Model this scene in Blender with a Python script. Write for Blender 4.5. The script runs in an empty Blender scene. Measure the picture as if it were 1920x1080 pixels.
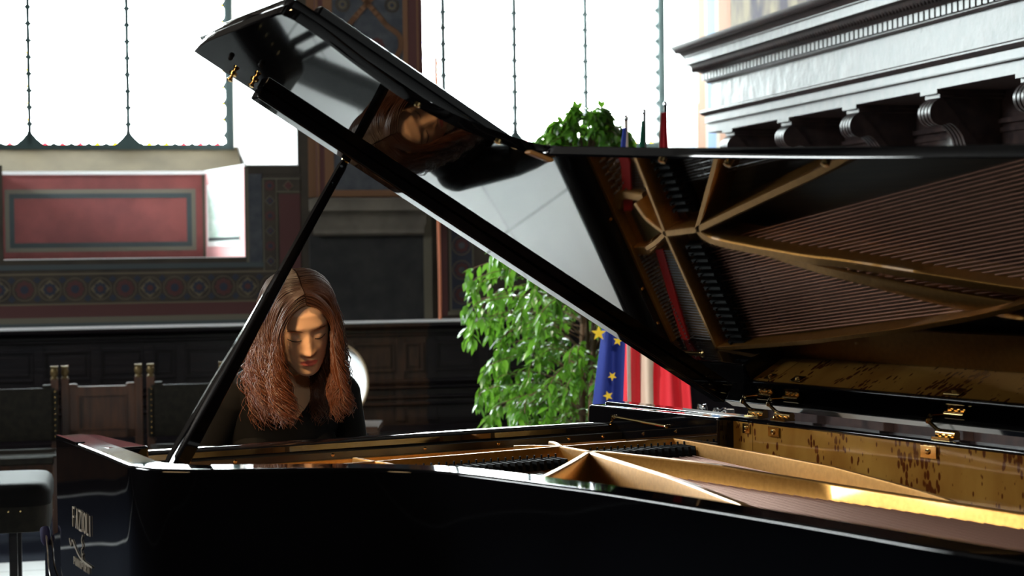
import bpy, bmesh, math, random
from mathutils import Vector, Matrix, noise
from mathutils.bvhtree import BVHTree
random.seed(7)
S = bpy.context.scene
COL = S.collection
R = math.radians

# ---------------------------------------------------------------- camera, sky, light, exposure
cam_d = bpy.data.cameras.new('camera'); cam = bpy.data.objects.new('camera', cam_d); COL.objects.link(cam)
S.camera = cam
cam_d.sensor_width = 36.0; cam_d.lens = 36.0 * 3529.4 / 1920.0
_th = math.atan((540 - 473.76) / 3529.4); _r = R(-0.7237)
_F = Vector((0, math.cos(_th), -math.sin(_th))); _U0 = Vector((0, math.sin(_th), math.cos(_th))); _R0 = Vector((1, 0, 0))
_R = _R0 * math.cos(_r) + _U0 * math.sin(_r); _U = _U0 * math.cos(_r) - _R0 * math.sin(_r)
_m = Matrix((_R, _U, -_F)).transposed().to_4x4(); _m.translation = Vector((0, 0, 1.412))
cam.matrix_world = _m
cam_d.clip_start = 0.05; cam_d.clip_end = 200
cam_d.dof.use_dof = True; cam_d.dof.focus_distance = 4.7; cam_d.dof.aperture_fstop = 5.6

world = bpy.data.worlds.new('sky'); S.world = world; world.use_nodes = True
wn = world.node_tree.nodes['Background']
wn.inputs[0].default_value = (0.93, 1.0, 1.0, 1); wn.inputs[1].default_value = 9.0
S.view_settings.view_transform = 'Standard'; S.view_settings.look = 'None'
S.view_settings.exposure = 2.15; S.view_settings.gamma = 1.0; S.view_settings.use_curve_mapping = False
S.cycles.max_bounces = 8; S.cycles.glossy_bounces = 5; S.cycles.diffuse_bounces = 4
S.cycles.transparent_max_bounces = 12; S.cycles.use_denoising = True
S.cycles.sample_clamp_indirect = 8; S.cycles.caustics_reflective = False; S.cycles.caustics_refractive = False

# ---------------------------------------------------------------- frames of reference
# room frame: s along the window wall, n out of the wall into the room, z up
TW = Vector((0.9715656, 0.2367705, 0)); NB = Vector((0.2367705, -0.9715656, 0)); PW = Vector((-2.42902, 11.0, 0))
ROOM = Matrix((TW, -NB, Vector((0, 0, 1)))).transposed().to_4x4(); ROOM.translation = PW      # local (s, -n, z)
def RP(s, n, z): return Vector((s, -n, z))
# piano frame: u from treble to bass, v from the keyboard to the tail
AN = R(29.312); UX = Vector((math.cos(AN), math.sin(AN), 0)); VX = Vector((math.sin(AN), -math.cos(AN), 0))
P0 = Vector((-1.06214, 4.15684, 0)); RZ = 1.02
PIANO = Matrix((UX, -VX, Vector((0, 0, 1)))).transposed().to_4x4(); PIANO.translation = P0    # local (u, -v, z)
def PV(u, v, z): return P0 + UX * u + VX * v + Vector((0, 0, z))
def PL(u, v, z): return Vector((u, -v, z))

def area(name, loc, target, size, power, color, sy=None):
    d = bpy.data.lights.new(name, 'AREA'); d.energy = power; d.color = color; d.size = size
    if sy: d.shape = 'RECTANGLE'; d.size_y = sy
    o = bpy.data.objects.new(name, d); COL.objects.link(o); o.location = loc
    o.rotation_euler = (Vector(target) - Vector(loc)).to_track_quat('-Z', 'Y').to_euler()
    return o
def portal(name, s0, s1, z0, z1, n, out=None):
    c = ROOM @ RP((s0 + s1) / 2, n, (z0 + z1) / 2)
    o = area(name, c, c + NB, s1 - s0, 0, (1, 1, 1), z1 - z0); o.data.cycles.is_portal = True
    return o
def portal_at(name, c, d, sx, sy):
    o = area(name, c, c + d, sx, 0, (1, 1, 1), sy); o.data.cycles.is_portal = True
portal_at('daylight_near_fill', ROOM @ RP(-0.75, 17.1, 3.9), -NB, 1.0, 0.7)  # added unseen opening behind the camera, sized for fill light
portal_at('daylight_side_fill', ROOM @ RP(-6.0, 3.3, 4.5), TW, 3.4, 1.4)  # added unseen opening that lights the canopy, rail, chairs and prop stick
portal('daylight_window_left', -2.3, 0.95, 2.14, 4.3, -1.27)
portal('daylight_window_right', 2.1, 3.9, 2.14, 4.3, -1.27)
# warm ceiling spotlight of the hall, shining on the pianist and the open piano
def spot(name, loc, target, power, color, ang, blend=0.6, size=0.06):
    d = bpy.data.lights.new(name, 'SPOT'); d.energy = power; d.color = color; d.spot_size = R(ang); d.spot_blend = blend; d.shadow_soft_size = size
    o = bpy.data.objects.new(name, d); COL.objects.link(o); o.location = loc
    o.rotation_euler = (Vector(target) - Vector(loc)).to_track_quat('-Z', 'Y').to_euler()
    return o
spot('warm_ceiling_spotlight', (-1.25, 1.9, 4.5), (-0.5, 4.6, 1.2), 170, (1.0, 0.68, 0.36), 17, size=0.25)
spot('warm_face_fill', (-2.7, 1.3, 2.35), (-0.52, 4.6, 1.2), 150, (1.0, 0.72, 0.44), 13, size=0.45)  # added fill lamp that softens and brightens the shading on the face
spot('warm_stand_spotlight', (-3.6, 0.6, 2.25), (0.35, 4.5, 1.0), 27, (1.0, 0.66, 0.32), 30, size=0.6)
spot('plant_ceiling_spotlight', (-2.2, 5.4, 4.2), (0.1, 8.0, 1.1), 260, (1.0, 0.93, 0.80), 22)
spot('flag_ceiling_spotlight', (1.6, 3.0, 4.0), (1.0, 6.2, 0.9), 120, (1.0, 0.80, 0.6), 40)

# ---------------------------------------------------------------- materials
def mat(name, c, rough=0.5, metal=0.0, spec=0.5, coat=0.0, ior=None, sub=0.0, emit=None):
    m = bpy.data.materials.new(name); m.use_nodes = True
    b = m.node_tree.nodes['Principled BSDF']
    b.inputs['Base Color'].default_value = (c[0], c[1], c[2], 1); b.inputs['Roughness'].default_value = rough
    b.inputs['Metallic'].default_value = metal; b.inputs['Specular IOR Level'].default_value = spec
    b.inputs['Coat Weight'].default_value = coat; b.inputs['Coat Roughness'].default_value = 0.04
    if ior: b.inputs['IOR'].default_value = ior
    if sub: b.inputs['Subsurface Weight'].default_value = sub; b.inputs['Subsurface Radius'].default_value = (0.012, 0.005, 0.003)
    return m
def tex(m, c1, c2, scale=(1, 1, 1), nscale=5.0, detail=4.0, lo=0.35, hi=0.65, bump=0.0, kind='noise', bdist=0.01):
    nt = m.node_tree; b = nt.nodes['Principled BSDF']
    tc = nt.nodes.new('ShaderNodeTexCoord'); mp = nt.nodes.new('ShaderNodeMapping'); mp.inputs['Scale'].default_value = scale
    nt.links.new(tc.outputs['Object'], mp.inputs['Vector'])
    if kind == 'voronoi':
        n = nt.nodes.new('ShaderNodeTexVoronoi'); n.inputs['Scale'].default_value = nscale; out = n.outputs['Distance']
    else:
        n = nt.nodes.new('ShaderNodeTexNoise'); n.inputs['Scale'].default_value = nscale; n.inputs['Detail'].default_value = detail; out = n.outputs['Fac']
    nt.links.new(mp.outputs[0], n.inputs['Vector'])
    r = nt.nodes.new('ShaderNodeValToRGB'); r.color_ramp.elements[0].position = lo; r.color_ramp.elements[1].position = hi
    r.color_ramp.elements[0].color = (*c1, 1); r.color_ramp.elements[1].color = (*c2, 1)
    nt.links.new(out, r.inputs[0]); nt.links.new(r.outputs[0], b.inputs['Base Color'])
    if bump:
        bp = nt.nodes.new('ShaderNodeBump'); bp.inputs['Strength'].default_value = bump; bp.inputs['Distance'].default_value = bdist
        nt.links.new(out, bp.inputs['Height']); nt.links.new(bp.outputs[0], b.inputs['Normal'])
    return m
M = {}
M['lacquer'] = mat('black_lacquer', (0.003, 0.003, 0.004), 0.03, spec=0.5, coat=0.0)
M['satin'] = mat('satin_black_wood', (0.006, 0.006, 0.006), 0.25)
M['plate'] = mat('bronze_lacquered_plate', (0.50, 0.23, 0.045), 0.36, metal=0.75, coat=0.45)
tex(M['plate'], (0.46, 0.21, 0.04), (0.55, 0.26, 0.055), nscale=90, bump=0.02)
M['edge'] = mat('polished_plate_edge', (0.75, 0.55, 0.28), 0.22, metal=1.0)
M['brass'] = mat('polished_brass', (0.83, 0.58, 0.25), 0.12, metal=1.0)
M['chrome'] = mat('chrome', (0.75, 0.77, 0.8), 0.12, metal=1.0)
M['steel'] = mat('steel_wire', (0.55, 0.53, 0.52), 0.3, metal=1.0)
M['copper'] = mat('copper_wire', (0.40, 0.20, 0.14), 0.42, metal=0.9)
M['copperpipe'] = mat('copper_pipe', (0.75, 0.27, 0.15), 0.4, metal=0.5)
M['felt'] = mat('red_felt', (0.80, 0.03, 0.025), 0.9)
M['blackfelt'] = mat('damper_black', (0.002, 0.002, 0.0025), 0.7, spec=0.2)
M['soundboard'] = mat('spruce_soundboard', (0.10, 0.055, 0.022), 0.35); tex(M['soundboard'], (0.09, 0.05, 0.02), (0.13, 0.075, 0.03), scale=(60, 1, 1), nscale=3)
M['woodbutton'] = mat('light_wood', (0.55, 0.27, 0.09), 0.4)
M['darkwood'] = mat('dark_walnut', (0.008, 0.006, 0.008), 0.32, spec=0.3); tex(M['darkwood'], (0.005, 0.004, 0.006), (0.011, 0.008, 0.009), scale=(1, 1, 12), nscale=4, bump=0.1)
M['panelwood'] = mat('panel_walnut', (0.04, 0.02, 0.013), 0.35, spec=0.3); tex(M['panelwood'], (0.028, 0.015, 0.010), (0.058, 0.028, 0.016), scale=(6, 1, 1.2), nscale=5, bump=0.1)
M['canopy'] = mat('carved_walnut', (0.03, 0.02, 0.02), 0.38, spec=0.35); tex(M['canopy'], (0.022, 0.015, 0.016), (0.045, 0.028, 0.026), scale=(3, 3, 3), nscale=6, detail=6, bump=0.25, bdist=0.004)
M['canopygrain'] = mat('figured_walnut', (0.03, 0.02, 0.02), 0.42, spec=0.42); tex(M['canopygrain'], (0.022, 0.016, 0.017), (0.05, 0.034, 0.032), scale=(5, 2.2, 2.0), nscale=5, detail=3, bump=0.5, bdist=0.012)
M['chairwood'] = mat('chair_walnut', (0.10, 0.035, 0.014), 0.4); tex(M['chairwood'], (0.04, 0.015, 0.007), (0.085, 0.031, 0.013), scale=(8, 8, 1), nscale=5)
M['leather'] = mat('dark_leather', (0.014, 0.012, 0.009), 0.45, spec=0.12); tex(M['leather'], (0.012, 0.010, 0.008), (0.02, 0.017, 0.012), nscale=30, bump=0.15, bdist=0.002)
M['stoolleather'] = mat('worn_black_leather', (0.008, 0.007, 0.007), 0.62, spec=0.06)
M['gilt'] = mat('gilt_wood', (0.13, 0.085, 0.03), 0.4, metal=0.5)
M['stone'] = mat('grey_stone', (0.11, 0.10, 0.08), 0.7); tex(M['stone'], (0.085, 0.072, 0.058), (0.13, 0.11, 0.088), nscale=7, detail=8, bump=0.1)
M['slab'] = mat('dark_slate_slab', (0.02, 0.019, 0.02), 0.6, spec=0.2); tex(M['slab'], (0.016, 0.0155, 0.017), (0.026, 0.025, 0.025), nscale=9, detail=8)
M['plaster'] = mat('dark_plaster', (0.04, 0.032, 0.025), 0.85, spec=0.2); tex(M['plaster'], (0.032, 0.026, 0.022), (0.05, 0.04, 0.03), nscale=5, detail=8)
M['sill'] = mat('beige_plaster_sill', (0.09, 0.07, 0.04), 0.9, spec=0.1); tex(M['sill'], (0.052, 0.040, 0.024), (0.075, 0.058, 0.036), nscale=4, detail=8)
M['white'] = mat('white_limewash', (0.80, 0.78, 0.76), 0.7); tex(M['white'], (0.74, 0.72, 0.72), (0.84, 0.82, 0.80), nscale=3, detail=6)
M['marble_and_highlight'] = mat('pale_marble_and_rail_highlight', (0.80, 0.80, 0.82), 0.3)  # stone of the niche ledges, also the painted highlight on the dado rail
M['nichered'] = mat('niche_red_paint', (0.30, 0.055, 0.05), 0.7); tex(M['nichered'], (0.17, 0.042, 0.042), (0.24, 0.06, 0.056), nscale=5, detail=8)
M['nichepink'] = mat('niche_pink_paint', (0.65, 0.33, 0.33), 0.7)
M['nichepale'] = mat('niche_pale_green_paint', (0.50, 0.60, 0.52), 0.7); tex(M['nichepale'], (0.40, 0.52, 0.45), (0.60, 0.68, 0.62), scale=(1, 1, 3), nscale=6, detail=8)
M['nicheslate'] = mat('niche_slate_band', (0.045, 0.06, 0.066), 0.8); M['nicheolive'] = mat('niche_olive_band', (0.15, 0.135, 0.105), 0.8)
M['olive'] = mat('painted_olive_band', (0.085, 0.075, 0.052), 0.8)
M['slateblue'] = mat('painted_slate_band', (0.036, 0.045, 0.048), 0.8)
M['redpaint'] = mat('painted_dark_red', (0.055, 0.014, 0.013), 0.8)
M['bluepaint'] = mat('painted_dark_blue', (0.013, 0.016, 0.030), 0.8)
M['creampaint'] = mat('painted_ochre_line', (0.085, 0.065, 0.038), 0.8)
M['orange'] = mat('painted_orange_brown', (0.125, 0.056, 0.024), 0.8)
M['greyblue'] = mat('painted_grey_blue', (0.045, 0.052, 0.068), 0.8); tex(M['greyblue'], (0.02, 0.024, 0.034), (0.045, 0.048, 0.055), nscale=14, detail=6)
M['lead'] = mat('lead_came', (0.012, 0.03, 0.03), 0.6)
M['frescoblue'] = mat('fresco_light_blue', (0.30, 0.45, 0.75), 0.8)
M['frescoorange'] = mat('fresco_orange', (0.62, 0.30, 0.18), 0.8)
M['frescocream'] = mat('fresco_cream', (0.70, 0.62, 0.52), 0.8)
M['fresco'] = mat('fresco_scene', (0.3, 0.25, 0.2), 0.85)
tex(M['fresco'], (0.12, 0.10, 0.13), (0.46, 0.38, 0.26), scale=(1, 2.5, 1.2), nscale=2.2, detail=3, lo=0.4, hi=0.6)
M['leaf'] = mat('ficus_leaf', (0.06, 0.20, 0.02), 0.28, spec=0.6); tex(M['leaf'], (0.035, 0.13, 0.012), (0.13, 0.34, 0.03), nscale=6)
M['leafdark'] = mat('ficus_leaf_dark', (0.03, 0.09, 0.015), 0.3, spec=0.6)
M['bark'] = mat('ficus_bark', (0.10, 0.06, 0.035), 0.8)
M['terracotta'] = mat('terracotta', (0.35, 0.13, 0.06), 0.7)
M['soil'] = mat('soil', (0.03, 0.02, 0.013), 0.95)
M['flagblue'] = mat('flag_blue', (0.015, 0.04, 0.32), 0.7); M['flagred'] = mat('flag_red', (0.55, 0.015, 0.03), 0.7)
M['flagwhite'] = mat('flag_white', (0.55, 0.47, 0.40), 0.7); M['flaggreen'] = mat('flag_green', (0.0, 0.12, 0.07), 0.7); M['flagyellow'] = mat('flag_yellow', (0.8, 0.6, 0.03), 0.7)
M['skin'] = mat('skin', (0.72, 0.42, 0.24), 0.42, spec=0.35, sub=0.12)
M['lips'] = mat('lips', (0.66, 0.16, 0.12), 0.32, spec=0.5)
M['hair'] = mat('auburn_hair', (0.09, 0.03, 0.013), 0.32, spec=0.6)
M['brow'] = mat('brow_hair', (0.16, 0.08, 0.04), 0.8)
M['lash'] = mat('brow_and_lash', (0.045, 0.022, 0.012), 0.7)
M['top'] = mat('black_knit', (0.006, 0.0055, 0.005), 0.9, spec=0.2); M['trousers'] = mat('black_cloth', (0.006, 0.006, 0.008), 0.8)
M['ivory'] = mat('white_key', (0.75, 0.72, 0.66), 0.2); M['ebony'] = mat('black_key', (0.004, 0.004, 0.004), 0.25)
M['drumwhite'] = mat('white_drum_skin', (0.90, 0.92, 0.96), 0.5)
M['drumwhite'].node_tree.nodes['Principled BSDF'].inputs['Transmission Weight'].default_value = 0.0
def translucent(m, k):
    nt = m.node_tree; b = nt.nodes['Principled BSDF']; o = nt.nodes['Material Output']; t = nt.nodes.new('ShaderNodeBsdfTranslucent'); t.inputs[0].default_value = (.95, .96, 1, 1); mx = nt.nodes.new('ShaderNodeMixShader'); mx.inputs[0].default_value = k
    nt.links.new(b.outputs[0], mx.inputs[1]); nt.links.new(t.outputs[0], mx.inputs[2]); nt.links.new(mx.outputs[0], o.inputs[0])
translucent(M['drumwhite'], .75); M['drumrim'] = mat('tan_drum_rim', (0.45, 0.33, 0.22), 0.5)
M['logo'] = mat('silver_lettering', (0.55, 0.52, 0.46), 0.35, metal=0.3)
M['navy'] = mat('navy_fabric', (0.02, 0.02, 0.08), 0.8)
M['dark_floor_sheet'] = mat('dark_blue_floor_sheet', (0.008, 0.010, 0.018), 0.95, spec=0.1)
M['ceiling'] = mat('dark_beamed_ceiling', (0.05, 0.035, 0.025), 0.7)
for _n in ('leaf', 'leafdark'):
    nt = M[_n].node_tree; b = nt.nodes['Principled BSDF']; o = nt.nodes['Material Output']; t = nt.nodes.new('ShaderNodeBsdfTranslucent'); t.inputs[0].default_value = (.22, .50, .04, 1); mx = nt.nodes.new('ShaderNodeMixShader'); mx.inputs[0].default_value = .3
    nt.links.new(b.outputs[0], mx.inputs[1]); nt.links.new(t.outputs[0], mx.inputs[2]); nt.links.new(mx.outputs[0], o.inputs[0])
# hair darkens to brown at the crown and reddens toward the ends
def hair_nodes():
    m = M['hair']; nt = m.node_tree; b = nt.nodes['Principled BSDF']
    g = nt.nodes.new('ShaderNodeNewGeometry'); sp = nt.nodes.new('ShaderNodeSeparateXYZ'); nt.links.new(g.outputs['Position'], sp.inputs[0])
    mr = nt.nodes.new('ShaderNodeMapRange'); mr.inputs[1].default_value = 1.36; mr.inputs[2].default_value = 1.08; nt.links.new(sp.outputs['Z'], mr.inputs[0])
    mx = nt.nodes.new('ShaderNodeValToRGB'); mx.color_ramp.elements[0].color = (0.020, 0.010, 0.006, 1); mx.color_ramp.elements[1].color = (0.13, 0.038, 0.013, 1)
    nt.links.new(mr.outputs[0], mx.inputs[0]); nt.links.new(mx.outputs[0], b.inputs['Base Color'])
hair_nodes()
# burl veneer: golden ground with clusters of upright dark eyes
def burl():
    m = mat('poplar_burl_veneer', (0.5, 0.3, 0.08), 0.10, spec=0.5, coat=0.3); nt = m.node_tree; b = nt.nodes['Principled BSDF']
    tc = nt.nodes.new('ShaderNodeTexCoord')
    def mp(sc):
        n = nt.nodes.new('ShaderNodeMapping'); n.inputs['Scale'].default_value = sc; nt.links.new(tc.outputs['Object'], n.inputs['Vector']); return n
    n1 = nt.nodes.new('ShaderNodeTexNoise'); n1.inputs['Scale'].default_value = 9; n1.inputs['Detail'].default_value = 5; nt.links.new(mp((1, 1, 0.5)).outputs[0], n1.inputs['Vector'])
    r1 = nt.nodes.new('ShaderNodeValToRGB'); r1.color_ramp.elements[0].position = .3; r1.color_ramp.elements[1].position = .7
    r1.color_ramp.elements[0].color = (0.26, 0.11, 0.02, 1); r1.color_ramp.elements[1].color = (0.44, 0.235, 0.05, 1); nt.links.new(n1.outputs['Fac'], r1.inputs[0])
    n2 = nt.nodes.new('ShaderNodeTexVoronoi'); n2.inputs['Scale'].default_value = 95; nt.links.new(mp((1, 1, 0.45)).outputs[0], n2.inputs['Vector'])
    n3 = nt.nodes.new('ShaderNodeTexNoise'); n3.inputs['Scale'].default_value = 13; n3.inputs['Detail'].default_value = 2; nt.links.new(mp((1, 1, 0.5)).outputs[0], n3.inputs['Vector'])
    r3 = nt.nodes.new('ShaderNodeMapRange'); r3.inputs[1].default_value = 0.42; r3.inputs[2].default_value = 0.60; r3.inputs[3].default_value = 0.0; r3.inputs[4].default_value = 0.55; nt.links.new(n3.outputs['Fac'], r3.inputs[0])
    s = nt.nodes.new('ShaderNodeMath'); s.operation = 'SUBTRACT'; nt.links.new(r3.outputs[0], s.inputs[0]); nt.links.new(n2.outputs['Distance'], s.inputs[1])
    r4 = nt.nodes.new('ShaderNodeMapRange'); r4.inputs[1].default_value = -0.04; r4.inputs[2].default_value = 0.07; nt.links.new(s.outputs[0], r4.inputs[0])
    mx = nt.nodes.new('ShaderNodeMix'); mx.data_type = 'RGBA'; nt.links.new(r4.outputs[0], mx.inputs[0]); nt.links.new(r1.outputs[0], mx.inputs[6]); mx.inputs[7].default_value = (0.09, 0.022, 0.006, 1)
    nt.links.new(mx.outputs[2], b.inputs['Base Color'])
    return m
M['burl'] = burl()
def tiles():
    m = mat('pale_stone_floor', (0.5, 0.5, 0.5), 0.32, spec=0.6); nt = m.node_tree; b = nt.nodes['Principled BSDF']
    tc = nt.nodes.new('ShaderNodeTexCoord'); br = nt.nodes.new('ShaderNodeTexBrick'); nt.links.new(tc.outputs['Object'], br.inputs['Vector'])
    br.offset = 0.0; br.inputs['Scale'].default_value = 1.0; br.inputs['Brick Width'].default_value = 0.62; br.inputs['Row Height'].default_value = 0.62
    br.inputs['Mortar Size'].default_value = 0.006; br.inputs['Color1'].default_value = (0.70, 0.69, 0.67, 1); br.inputs['Color2'].default_value = (0.58, 0.58, 0.58, 1); br.inputs['Mortar'].default_value = (0.12, 0.11, 0.10, 1)
    n = nt.nodes.new('ShaderNodeTexNoise'); n.inputs['Scale'].default_value = 3; n.inputs['Detail'].default_value = 6; nt.links.new(tc.outputs['Object'], n.inputs['Vector'])
    mr = nt.nodes.new('ShaderNodeMapRange'); mr.inputs[3].default_value = 0.75; mr.inputs[4].default_value = 1.2; nt.links.new(n.outputs['Fac'], mr.inputs[0])
    mx = nt.nodes.new('ShaderNodeVectorMath'); mx.operation = 'SCALE'; nt.links.new(br.outputs['Color'], mx.inputs[0]); nt.links.new(mr.outputs[0], mx.inputs['Scale'])
    nt.links.new(mx.outputs[0], b.inputs['Base Color'])
    return m
M['tiles'] = tiles()
def glass(name, c, gl=0.06):
    m = bpy.data.materials.new(name); m.use_nodes = True; nt = m.node_tree
    for n in list(nt.nodes): nt.nodes.remove(n)
    o = nt.nodes.new('ShaderNodeOutputMaterial'); t = nt.nodes.new('ShaderNodeBsdfTransparent'); t.inputs[0].default_value = (*c, 1)
    g = nt.nodes.new('ShaderNodeBsdfGlossy'); g.inputs['Roughness'].default_value = 0.2; mx = nt.nodes.new('ShaderNodeMixShader'); mx.inputs[0].default_value = gl
    nt.links.new(t.outputs[0], mx.inputs[1]); nt.links.new(g.outputs[0], mx.inputs[2]); nt.links.new(mx.outputs[0], o.inputs[0]); return m
M['glass'] = glass('clear_leaded_glass', (0.96, 0.99, 0.99)); M['glassyellow'] = glass('yellow_glass', (1.0, 0.75, 0.03)); M['glassred'] = glass('rose_glass', (0.9, 0.10, 0.14)); M['glassblue'] = glass('blue_glass', (0.05, 0.06, 0.8))

# ---------------------------------------------------------------- mesh kit
class MB:
    def __init__(s): s.v = []; s.f = []; s.mi = []
    def add(s, vs, fs, mi=0):
        o = len(s.v); s.v += [Vector(p) for p in vs]; s.f += [tuple(i + o for i in f) for f in fs]; s.mi += [mi] * len(fs)
    def box(s, a, b, mi=0, xf=None):
        x0, y0, z0 = [min(a[i], b[i]) for i in range(3)]; x1, y1, z1 = [max(a[i], b[i]) for i in range(3)]
        vs = [Vector(p) for p in ((x0, y0, z0), (x1, y0, z0), (x1, y1, z0), (x0, y1, z0), (x0, y0, z1), (x1, y0, z1), (x1, y1, z1), (x0, y1, z1))]
        if xf: vs = [xf(p) for p in vs]
        s.add(vs, [(0, 3, 2, 1), (4, 5, 6, 7), (0, 1, 5, 4), (1, 2, 6, 5), (2, 3, 7, 6), (3, 0, 4, 7)], mi)
    def prism(s, poly, z0, z1, mi=0, xf=None):       # poly: list of (x,y); z0/z1 numbers or lists
        n = len(poly); za = z0 if hasattr(z0, '__len__') else [z0] * n; zb = z1 if hasattr(z1, '__len__') else [z1] * n
        vs = [Vector((p[0], p[1], za[i])) for i, p in enumerate(poly)] + [Vector((p[0], p[1], zb[i])) for i, p in enumerate(poly)]
        if xf: vs = [xf(p) for p in vs]
        s.add(vs, [tuple(range(n - 1, -1, -1)), tuple(range(n, 2 * n))] + [(i, (i + 1) % n, (i + 1) % n + n, i + n) for i in range(n)], mi)
    def tube(s, pts, r, n=8, mi=0, sq=1.0):
        pts = [Vector(p) for p in pts]; rs = r if hasattr(r, '__len__') else [r] * len(pts); vs = []; up = None
        for i, p in enumerate(pts):
            t = (pts[min(i + 1, len(pts) - 1)] - pts[max(i - 1, 0)]).normalized()
            if up is None: up = t.orthogonal().normalized()
            up = (up - t * up.dot(t));
            up = up.normalized() if up.length > 1e-6 else t.orthogonal().normalized()
            w = t.cross(up)
            for k in range(n):
                a = 2 * math.pi * k / n; vs.append(p + (up * math.cos(a) * sq + w * math.sin(a)) * rs[i])
        m = len(pts); fs = [(i * n + k, i * n + (k + 1) % n, (i + 1) * n + (k + 1) % n, (i + 1) * n + k) for i in range(m - 1) for k in range(n)]
        fs += [tuple(range(n - 1, -1, -1)), tuple((m - 1) * n + k for k in range(n))]
        s.add(vs, fs, mi)
    def loft(s, rings, mi=0, cap=True, closed=True):
        n = len(rings[0]); vs = [p for r in rings for p in r]; m = len(rings)
        fs = [(i * n + k, i * n + (k + 1) % n, (i + 1) * n + (k + 1) % n, (i + 1) * n + k) for i in range(m - 1) for k in range(n if closed else n - 1)]
        if cap and closed: fs += [tuple(range(n - 1, -1, -1)), tuple((m - 1) * n + k for k in range(n))]
        s.add(vs, fs, mi)
    def lathe(s, prof, c=(0, 0, 0), n=20, mi=0, xf=None, cap=True):
        rings = []
        for r, z in prof:
            ring = [Vector((c[0] + r * math.cos(2 * math.pi * k / n), c[1] + r * math.sin(2 * math.pi * k / n), c[2] + z)) for k in range(n)]
            rings.append([xf(p) for p in ring] if xf else ring)
        s.loft(rings, mi, cap)
    def sphere(s, c, r, n=12, mi=0, sc=(1, 1, 1)):
        rings = []
        for i in range(n // 2 + 1):
            a = math.pi * i / (n // 2); rr = max(math.sin(a), 1e-3); rings.append([Vector((c[0] + r * sc[0] * rr * math.cos(2 * math.pi * k / n), c[1] + r * sc[1] * rr * math.sin(2 * math.pi * k / n), c[2] - r * sc[2] * math.cos(a))) for k in range(n)])
        s.loft(rings, mi)
    def sweep(s, prof, path, mi=0):                  # prof [(a,b)], path fn list of (origin, A axis, B axis)
        s.loft([[o + A * a + B * b for a, b in prof] for o, A, B in path], mi)
def build(name, mb, mats, parent=None, smooth=False, bevel=0, mw=None):
    me = bpy.data.meshes.new(name); me.from_pydata([tuple(p) for p in mb.v], [], mb.f)
    ms = mats if isinstance(mats, (list, tuple)) else [mats]
    for m in ms: me.materials.append(M[m] if isinstance(m, str) else m)
    if len(ms) > 1: me.polygons.foreach_set('material_index', mb.mi)
    bm = bmesh.new(); bm.from_mesh(me); bmesh.ops.recalc_face_normals(bm, faces=bm.faces); bm.to_mesh(me); bm.free()
    o = bpy.data.objects.new(name, me); COL.objects.link(o)
    if smooth:
        me.polygons.foreach_set('use_smooth', [True] * len(me.polygons))
        if smooth == 'auto': me.set_sharp_from_angle(angle=R(38))
    if bevel:
        b = o.modifiers.new('bevel', 'BEVEL'); b.width = bevel; b.segments = 2; b.limit_method = 'ANGLE'; b.angle_limit = R(40)
        me.polygons.foreach_set('use_smooth', [True] * len(me.polygons)); me.set_sharp_from_angle(angle=R(38)); b.harden_normals = True
    if parent: o.parent = parent
    if mw is not None: o.matrix_world = mw
    return o
def tag(o, label, cat, group=None):
    o['label'] = label; o['category'] = cat
    if group: o['group'] = group
    return o
def struct(o): o['kind'] = 'structure'; return o
def thing(name, label, cat, mw=None, group=None):
    o = bpy.data.objects.new(name, None); COL.objects.link(o); o.empty_display_size = 0.1
    if mw is not None: o.matrix_world = mw
    return tag(o, label, cat, group)
def copy_tree(o, parent=None):
    c = o.copy(); COL.objects.link(c)
    if parent: c.parent = parent
    for ch in list(o.children): copy_tree(ch, c)
    return c
def catmull(pts, k=6):
    pts = [Vector(p) for p in pts]; out = []
    for i in range(len(pts) - 1):
        a = pts[max(i - 1, 0)]; b = pts[i]; c = pts[i + 1]; d = pts[min(i + 2, len(pts) - 1)]
        for j in range(k):
            t = j / k; out.append(0.5 * ((2 * b) + (c - a) * t + (2 * a - 5 * b + 4 * c - d) * t * t + (3 * b - a - 3 * c + d) * t ** 3))
    out.append(pts[-1]); return out

# ================================================================ ROOM
def rx(p): return RP(p.x, p.y, p.z)       # (s, n, z) -> local
WT = 4.3
w = MB()
w.box((-6, 0, 0), (5.2, -1.5, 1.405), xf=rx)
w.prism([(-6, 0), (-0.52, 0), (-0.60, -0.9), (-0.60, -1.5), (-6, -1.5)], 1.405, 1.953, xf=rx)
w.prism([(0.873, 0), (5.2, 0), (5.2, -1.5), (0.70, -1.5), (0.708, -0.9)], 1.405, 1.953, xf=rx)
w.box((-0.60, -0.9, 1.405), (0.708, -1.5, 1.953), xf=rx)
w.prism([(1.192, 0), (1.952, 0), (2.17, -1.2), (2.17, -1.5), (0.946, -1.5), (0.946, -1.2)], 1.953, WT + .05, xf=rx)
w.prism([(-6, 0), (-2.3, 0), (-2.2, -1.5), (-6, -1.5)], 1.953, WT + .05, xf=rx)
w.prism([(3.554, 0), (5.2, 0), (5.2, -1.5), (3.905, -1.5), (3.905, -1.2)], 1.953, WT + .05, xf=rx)
w.box((-6, 0, WT), (5.2, -1.5, 5.6), xf=rx)
struct(build('wall_back', w, 'plaster', mw=ROOM))
# light limewash on the window reveals
w = MB()
w.prism([(1.190, 0.0), (1.186, 0.0), (0.944, -1.2), (0.948, -1.2)], 1.955, WT, xf=rx)
w.prism([(3.552, 0), (3.556, 0), (3.909, -1.2), (3.903, -1.2)], 1.955, WT, xf=rx)
struct(build('wall_reveal', w, 'white', mw=ROOM))
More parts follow.
